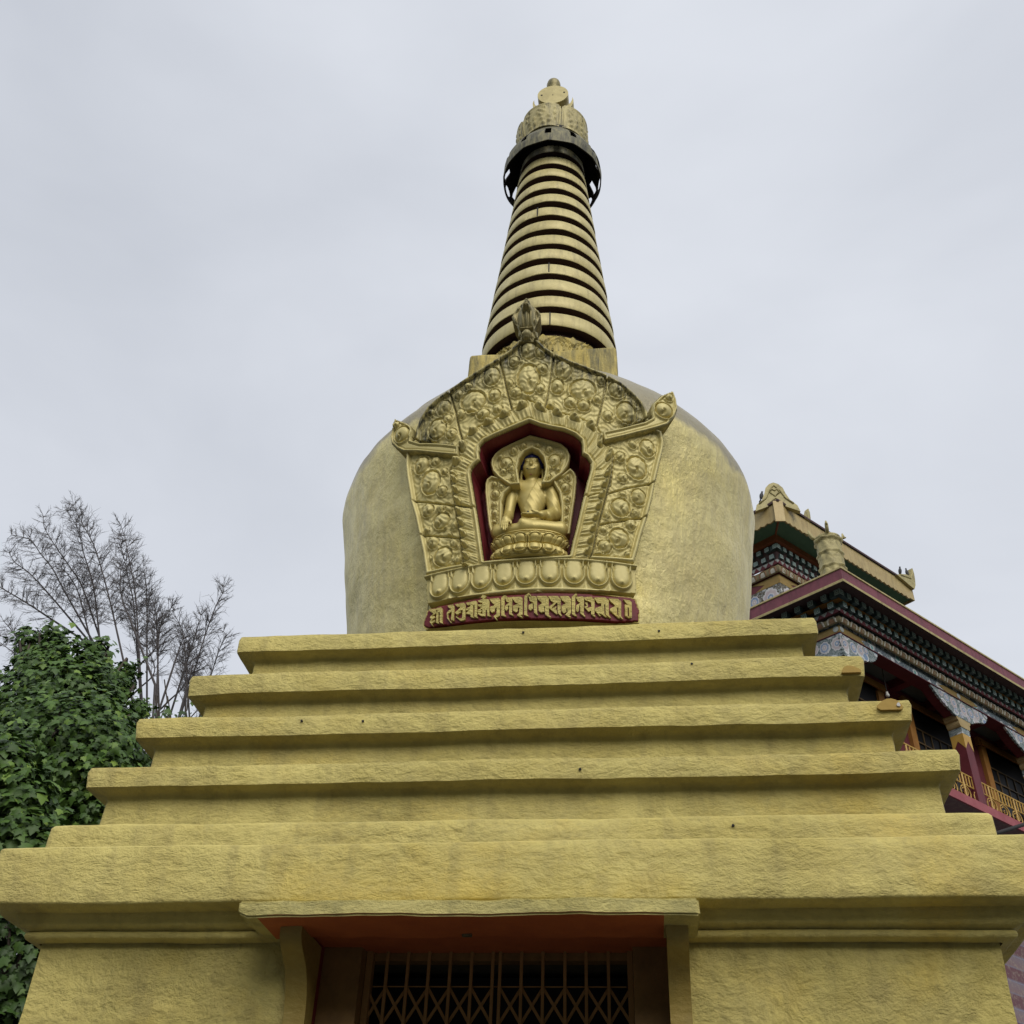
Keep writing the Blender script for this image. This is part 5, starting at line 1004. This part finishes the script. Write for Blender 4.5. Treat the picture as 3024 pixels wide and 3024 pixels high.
for pts,r in(([(-.6,.1),(-.35,.35),(-.2,.7),(0,.95),(.2,.7),(.35,.35),(.6,.1)],.035),([(-.17,.62),(-.1,.78),(0,.70),(.1,.78),(.17,.62),(0,.45),(-.17,.62)],.035),([(-.25,.1),(0,.36),(.25,.1)],.03)): mb.tube([tuple(p[0]*dg-.1*dn+np.array((0,0,p[1]))) for p in pts],r,6)
mb.build('relief_scroll',Mt['orn'],t,True)
for (u_,lab,sc_,tilt) in((5.72,'small gilded leaf finial part way along the upper roof edge',1.0,.12),):
    t=orn('leaf_finial',lab,'ornament',np.array(PU(u_,OF,25.92))); lf=[(-.18,-.05),(-.20,.10),(-.08,.22),(.0,.42),(.12,.55),(.17,.40),(.16,.15),(.12,-.05)]
    mb=MB(); mb.prism(lf,lambda p,q:tuple(p[0]*U+(.05 if q else -.05)*NU+np.array((0,0,p[1])))); mb.build('leaf',Mt['orn'],t)
    mb=MB(); mb.tube([tuple(p[0]*U-.055*NU+np.array((0,0,p[1]))) for p in((0,0),(-.02,.2),(.1,.48))],.018,5); mb.build('vein',Mt['orn'],t)
t=orn('roof_ornament','gilded upturned makara-like ornament at the far right end of the upper roof','ornament',np.array(PU(UE-.4,OF,25.9)))
mk_=[(-.65,-.05),(-.35,.12),(-.1,.22),(.1,.30),(.22,.28),(.34,.40),(.48,.60),(.52,.78),(.62,.85),(.66,.60),(.62,.30),(.55,.0),(.4,-.25)]
mb=MB(); mb.prism(mk_,lambda p,q:tuple(p[0]*U+(.12 if q else -.12)*NU+np.array((0,0,p[1])))); mb.build('plate',Mt['orn'],t)
mb=MB(); mb.tube([tuple(p[0]*U-.125*NU+np.array((0,0,p[1]))) for p in((-.4,.05),(0,.15),(.3,.2),(.45,.45),(.55,.7))],.03,6); mb.build('relief_scroll',Mt['orn'],t)
# victory banner: draped gilded drum on the lower roof corner
vb=np.array(E0+.55*MIT+np.array((0,0,18.70))); t=orn('victory_banner','gilded draped drum with horned top on the maroon eave corner','ornament',vb)
V=[];F=[];n=72;m_=44
for j in range(m_+1):
    v_=j/m_; z=1.42*v_
    for k in range(n):
        a=2*math.pi*k/n; r=.345-.02*v_
        sw=abs(math.sin(2*a)); tier=(v_*3)%1
        r+=.018*math.sin(a*8+6*v_)*(.3+tier)+.03*(tier>.86)-.02*(abs(tier-.5*sw-.3)<.05)+(.03 if v_>.93 else 0)
        V.append((r*math.cos(a),r*math.sin(a),z))
for j in range(m_):
    for k in range(n): F.append((j*n+k,j*n+(k+1)%n,(j+1)*n+(k+1)%n,(j+1)*n+k))
F.append(tuple(m_*n+k for k in range(n))); mk('drum',V,F,Mt['orn'],t,True)
mb=MB(); mb.lathe([(.34,1.40),(.37,1.42),(.37,1.47),(.30,1.50),(.2,1.55),(.06,1.60),(.05,1.66),(.01,1.70)],40); mb.build('lid',Mt['orn'],t,True)
for k,a in enumerate((.3,1.7,3.3,4.6)):
    mb=MB(); c,s_=math.cos(a),math.sin(a); mb.tube([(.30*c,.30*s_,1.45),(.42*c,.42*s_,1.52),(.50*c,.50*s_,1.66),(.49*c,.49*s_,1.78)],[.05,.055,.05,.02],8); mb.tube([(.50*c,.50*s_,1.64),(.58*c,.58*s_,1.66)],[.045,.02],6); mb.build('makara_head',Mt['orn'],t,True)
# pigeons
def bird_mb():
    mb=MB(); mb.lathe([(.004,-.17),(.045,-.13),(.068,-.04),(.072,.03),(.055,.09),(.035,.12),(.030,.135),(.034,.15),(.038,.165),(.030,.188),(.012,.20),(.002,.203)],14,sx=.85); 
    mb.obox((0,.015,-.20),(.03,0,0),(0,.012,-.003),(0,-.02,.085)); mb.tube([(0,-.03,.168),(0,-.062,.160)],[.010,.002],5); return mb
Mt['bird']=mat('pigeon_grey',(.05,.052,.06),.7)
bs=[((PU(UE-.55,OF,26.30)),'left one of two dark pigeons perched on the far right roof ornament',.4),(PU(UE-.05,OF,26.46),'right one of two dark pigeons perched on the far right roof ornament',-.5)]
bs.append((tuple(co_+.22*MIT-.47*dg+np.array((0,0,26.40))),'single dark pigeon clinging beside the large leaf-shaped roof ornament',1.2))
for p,lab,rz in bs:
    t=thing('pigeon',lab,'bird',p,'pigeons on the temple roof'); t.rotation_euler=(.25,0,rz); b_=bird_mb().build('body',Mt['bird'],t,True)
    for s_ in(-1,1):
        mb=MB(); mb.tube([(s_*.02,0,-.10),(s_*.02,0,-.23)],.006,5); mb.tube([(s_*.02,.01,-.228),(s_*.02,-.035,-.228)],.005,5); mb.build('leg',Mt['bird'],t)
# cable crossing in front of the lower wall
tb=[PU(2.3,-1,11.62),PU(2.96,-1,11.91),PU(4.29,-1,12.48),PU(6.5,-1,13.5)]
mb=MB(); mb.tube(tb,.045,8); o=mb.build('cable',Mt['black'],None,True); tag(o,'thick black cable slanting up beside the pink veranda floor edge','cable')

# ---------------- plants on the left ----------------
def leafmat(name,c0,c1,c2):
    def f(n,b):
        at=nn(n,'ShaderNodeAttribute'); at.attribute_name='tone'; n.links.new(ramp(n,at.outputs['Fac'],[(0,c0),(.6,c1),(1,c2)]),b.inputs['Base Color'])
    return mat(name,c1,.5,0,f,.35)
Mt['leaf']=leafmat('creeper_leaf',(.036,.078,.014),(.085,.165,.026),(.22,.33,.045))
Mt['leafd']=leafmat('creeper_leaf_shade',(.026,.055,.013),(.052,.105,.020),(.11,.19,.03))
Mt['stem']=mat('woody_stem',(.07,.055,.04),.85,0,redb((.05,.04,.03),(.10,.08,.06)))
Mt['culm']=mat('bare_bamboo',(.06,.05,.05),.7,0,redb((.045,.038,.040),(.09,.078,.075)))
LEAF=np.array([(0,.0),(.20,.10),(.48,.04),(.40,.30),(.62,.52),(.30,.58),(.22,.78),(0,1.12),(-.22,.78),(-.30,.58),(-.62,.52),(-.40,.30),(-.48,.04),(-.20,.10)])
def leaves(name,pos,nrm,size,mt,parent,lo=.2):
    n=len(pos); L=len(LEAF); nrm=nrm/np.linalg.norm(nrm,axis=1,keepdims=True)
    down=np.array((0,0,-1.0))+rng.normal(0,.35,(n,3)); tip=down-(down*nrm).sum(1,keepdims=True)*nrm; tip/=np.linalg.norm(tip,axis=1,keepdims=True)+1e-9; sd=np.cross(tip,nrm)
    lv=np.concatenate([[(0,.42)],LEAF]); sag=-.16*np.abs(lv[:,0])-.10*(lv[:,1]-.4)**2; sag[0]=.05
    V=pos[:,None,:]+size[:,None,None]*(lv[None,:,0:1]*sd[:,None,:]+(lv[None,:,1:2]-.1)*tip[:,None,:]+sag[None,:,None]*nrm[:,None,:])
    base=np.arange(n)[:,None,None]*(L+1); tri=np.array([(0,1+k,1+(k+1)%L) for k in range(L)]); F=(base+tri[None]).reshape(-1,3); V=V.reshape(-1,3)
    me=bpy.data.meshes.new(name); me.vertices.add(len(V)); me.vertices.foreach_set('co',V.ravel().astype(np.float32)); me.loops.add(F.size); me.loops.foreach_set('vertex_index',F.ravel().astype(np.int32))
    me.polygons.add(len(F)); me.polygons.foreach_set('loop_start',np.arange(0,F.size,3,dtype=np.int32)); me.polygons.foreach_set('loop_total',np.full(len(F),3,dtype=np.int32)); me.update(calc_edges=True)
    tone=np.clip(rng.beta(1.3,2.6,n)+.25*(rng.random(n)<.06),0,1); at=me.attributes.new('tone','FLOAT','POINT'); at.data.foreach_set('value',np.repeat(tone,L+1).astype(np.float32))
    return link(name,me,mt,parent)
def mound(label,blobs,n,size,mt,trunk,depth=.35,group=None):
    """creeper hanging over a shrub: overlapping lobes of leaves over a tangle of stems"""
    c0=np.array(blobs[0][0]); t=thing('creeper_covered_tree',label,'tree',(c0[0],c0[1],0),group); off=np.array((c0[0],c0[1],0)); pos=[];nr=[]
    tot=sum(r[0]*r[2] for _,r in blobs)
    for c,r in blobs:
        c=np.array(c);r=np.array(r); k=int(n*r[0]*r[2]/tot); d=rng.normal(0,1,(k,3)); d/=np.linalg.norm(d,axis=1,keepdims=True)
        q=1-depth*rng.random(k)**1.6+.17*np.sin(d[:,0]*9+c[0]*5)*np.sin(d[:,2]*8+c[2]*3)+.10*np.sin(d[:,0]*21+d[:,2]*13+c[0])+.08*np.sin(d[:,1]*17); pos.append(c+d*r*q[:,None]); w=d/r; w/=np.linalg.norm(w,axis=1,keepdims=True); nr.append(w+np.array((0,-.25,.35))+rng.normal(0,.30,(k,3)))
    # loose shoots breaking the outline
    for c,r in blobs:
        for k in range(int(10+22*r[0])):
            d=rng.normal(0,1,3); d[2]=abs(d[2])*.8+.1; d/=np.linalg.norm(d); b=np.array(c)+d*np.array(r)*.92; g_=d*.6+np.array((0,0,.35))+rng.normal(0,.35,3); l=.12+.28*rng.random()*min(1,r[0]*1.6)
            tt=np.linspace(.1,1,8)[:,None]; q=b+g_*l*tt+np.array((0,0,-.35*l))*tt**2; pos.append(q+rng.normal(0,.025,q.shape)); nr.append(np.tile(d*.6+np.array((0,-.5,.4)),(8,1))+rng.normal(0,.45,(8,3)))
    pos=np.concatenate(pos)-off; nr=np.concatenate(nr); leaves('foliage',pos,nr,size*(.65+.7*rng.random(len(pos))),mt,t)
    mb=MB(); top=np.array(blobs[0][0])-off
    mb.tube([(0,.1,0),(.06,.12,top[2]*.4),(-.05,.05,top[2]*.8),tuple(top+np.array((0,.05,0)))],[.13,.11,.08,.03],8); mb.build('trunk',Mt['stem'],t,True)
    mb=MB()
    for c,r in blobs:
        c=np.array(c)-off
        for k in range(14):
            d=rng.normal(0,1,3); d/=np.linalg.norm(d); e=c+d*np.array(r)*.8; m_=(c+e)/2+rng.normal(0,.06,3); st_=top*np.array((.3,.3,.86)); mb.tube([tuple(st_),tuple(m_),tuple(e)],[.03,.018,.006],5)
    mb.build('limb',Mt['stem'],t,True); return t
mound('bushy tree smothered in lobed creeper leaves rising highest below the bare bamboo',[((-6.2,4.3,7.7),(.75,.6,.5)),((-6.6,4.4,7.6),(.6,.6,.55)),((-5.75,4.5,7.2),(.45,.5,.5)),((-6.1,4.4,7.0),(1.0,.6,.5)),((-6.45,4.3,8.2),(.34,.3,.36)),((-6.1,4.3,8.0),(.36,.3,.34)),((-5.85,4.3,7.85),(.25,.3,.22)),((-6.75,4.3,8.15),(.25,.3,.2)),((-6.95,4.3,8.5),(.13,.15,.25)),((-6.62,4.3,8.5),(.11,.15,.26)),((-6.05,4.4,8.4),(.09,.12,.26)),((-5.65,4.5,8.05),(.10,.15,.28)),((-5.45,4.6,7.6),(.09,.12,.30)),((-5.75,4.5,7.55),(.3,.3,.3))],9500,.070,Mt['leaf'],1)
mound('broad creeper-draped mound of overlapping leaves left of the middle steps',[((-5.45,3.2,6.52),(.92,.6,.60)),((-5.0,3.2,6.15),(.55,.5,.45)),((-5.9,3.2,6.2),(.6,.5,.6)),((-4.85,3.3,5.85),(.42,.4,.40))],7500,.068,Mt['leaf'],1)
mound('pale leafy creeper clump at the left picture edge beside the lowest steps',[((-5.0,2.0,5.25),(.42,.4,.50)),((-4.75,2.0,4.95),(.35,.4,.40)),((-5.1,1.9,5.7),(.3,.3,.3)),((-4.45,2.1,4.86),(.25,.3,.10))],2200,.085,Mt['leaf'],1)
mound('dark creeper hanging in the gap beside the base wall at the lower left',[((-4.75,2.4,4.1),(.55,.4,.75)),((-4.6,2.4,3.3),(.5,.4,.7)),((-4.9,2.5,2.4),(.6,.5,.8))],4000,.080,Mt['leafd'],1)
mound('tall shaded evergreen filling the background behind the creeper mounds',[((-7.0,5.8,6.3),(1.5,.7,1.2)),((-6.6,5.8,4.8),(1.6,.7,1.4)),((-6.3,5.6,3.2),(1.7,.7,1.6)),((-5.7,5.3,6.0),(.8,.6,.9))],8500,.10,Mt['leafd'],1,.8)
# thin creeper stems climbing into the bamboo, each with loose leaves
vt=thing('climbing_vine','loose climbing vines with scattered lobed leaves in front of the bamboo stems','vine',(-5.4,5.0,0)); pos=[];mb=MB()
for k in range(26):
    x=-6.0+1.15*rng.random(); y=5.0+.5*rng.random(); z1=7.3+1.35*rng.random()*(1-abs(x+5.7)*.55); pts=[(x+5.4,y-5.0,5.8)]
    for q in range(9): pts.append((x+5.4+.10*math.sin(q*1.3+k)+.02*q,y-5+.05*math.cos(q+k),5.8+(z1-5.8)*(q+1)/9))
    mb.tube(pts,.008,4)
    for q in range(34): f=rng.random(); j=int(f*8)+1; pos.append(np.array(pts[j])+rng.normal(0,.075,3))
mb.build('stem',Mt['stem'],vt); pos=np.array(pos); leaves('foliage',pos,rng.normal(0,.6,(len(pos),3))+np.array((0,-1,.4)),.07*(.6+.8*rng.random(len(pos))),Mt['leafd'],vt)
# bare, feathery bamboo culms
CL=['tallest bare bamboo culm with a feathery plume above the creeper','bare bamboo culm just right of the tallest plume','bare bamboo culm with its plume second highest on the left','bare bamboo culm with a wide drooping tip reaching far left','lower bare bamboo culm bent towards the left picture edge','bare bamboo culm arching almost level off the left picture edge','slim upright bare bamboo culm standing apart with a narrow plume','short upright bare bamboo culm beside the slim one standing apart','bare bamboo culm leaning right beside the second yellow step','shorter bare bamboo culm parallel to the one leaning right','thin pale bare bamboo culm between the two upright plumes','short bare bamboo culm above the third yellow step','low bushy bare bamboo culm above the creeper shoulder','small bare culm poking out low at the left picture edge','small bare culm above the low one at the left picture edge','short tangled bare culm in the thickest of the right-hand stems','bare bamboo culm half hidden behind the tallest plume']
def smooth(pts,k):
    P=[np.array(p) for p in pts]; P=[2*P[0]-P[1]]+P+[2*P[-1]-P[-2]]; r=[]
    for i in range(1,len(P)-2):
        for j in range(k):
            t=j/k; r.append(.5*((2*P[i])+(-P[i-1]+P[i+1])*t+(2*P[i-1]-5*P[i]+4*P[i+1]-P[i+2])*t*t+(-P[i-1]+3*P[i]-3*P[i+1]+P[i+2])*t**3))
    r.append(P[-2]); return r
for k in range(9):
    b=np.array(CULMS[(6,7,15,11,12,8,15,7,11)[k]]); s=np.array((.22*math.sin(k*2.1)+.05*k-.25,.5+.15*k,.1*math.cos(k*1.7))); q=b+s; q[1:]+=np.array((.18*math.sin(k*3.3),0,-.15-.1*(k%3)))*np.linspace(.3,1,len(q)-1)[:,None]; CULMS.append([tuple(v) for v in q]); CL.append('short bare bamboo culm, one of many crossing in the thicket beside the yellow steps')
for ci,C_ in enumerate(CULMS):
    pts=smooth(C_,8); L=np.cumsum([0]+[np.linalg.norm(b-a) for a,b in zip(pts,pts[1:])]); base=np.array(C_[0]); 
    t=thing('bamboo_culm',CL[ci],'bamboo',(base[0],base[1],0),'bare bamboo culms behind the creeper'); off=np.array((base[0],base[1],0))
    tg0=(pts[0]-pts[2])/np.linalg.norm(pts[0]-pts[2]); k1=pts[0]+tg0*1.6; k2=k1+(tg0*.5+np.array((0,0,-.9)))*1.6; low=[np.array((k2[0],k2[1],0)),k2,k1,pts[0]+tg0*.8]; q=[p-off for p in low+pts]; rad=[.030,.028,.025,.022]+list(np.linspace(.020,.005,len(pts)))
    mb=MB(); mb.tube(q,rad,6); mb.build('stem',Mt['culm'],t)
    mb=MB(); s=.35*rng.random()
    while s<L[-1]+.02:
        i=int(np.clip(np.searchsorted(L,s),1,len(pts)-1)); p=pts[i]-off; tg=pts[i]-pts[i-1]; tg/=np.linalg.norm(tg); taper=.55+.45*min(1,(L[-1]-s)/1.0)
        for k in range(rng.integers(4,8)):
            a=rng.random()*2*math.pi; sdv=np.cross(tg,(math.cos(a),math.sin(a),.3)); sdv/=np.linalg.norm(sdv); d=tg*.75+sdv*.8+np.array((0,0,.12)); d/=np.linalg.norm(d); l=(.26+.28*rng.random())*taper; e=p+d*l; m_=p+d*l*.5+rng.normal(0,.012,3)
            mb.tube([p,m_,e],[.0055,.0042,.0020],3,0,False)
            for w in range(rng.integers(6,11)):
                f=.25+.75*rng.random(); b=p+(e-p)*f; d2=d*.8+rng.normal(0,.45,3); d2/=np.linalg.norm(d2); mb.tube([b,b+d2*(.10+.13*rng.random())*taper],[.0034,.0014],3,0,False)
        s+=.155+.05*rng.random()
    mb.build('twigs',Mt['culm'],t)
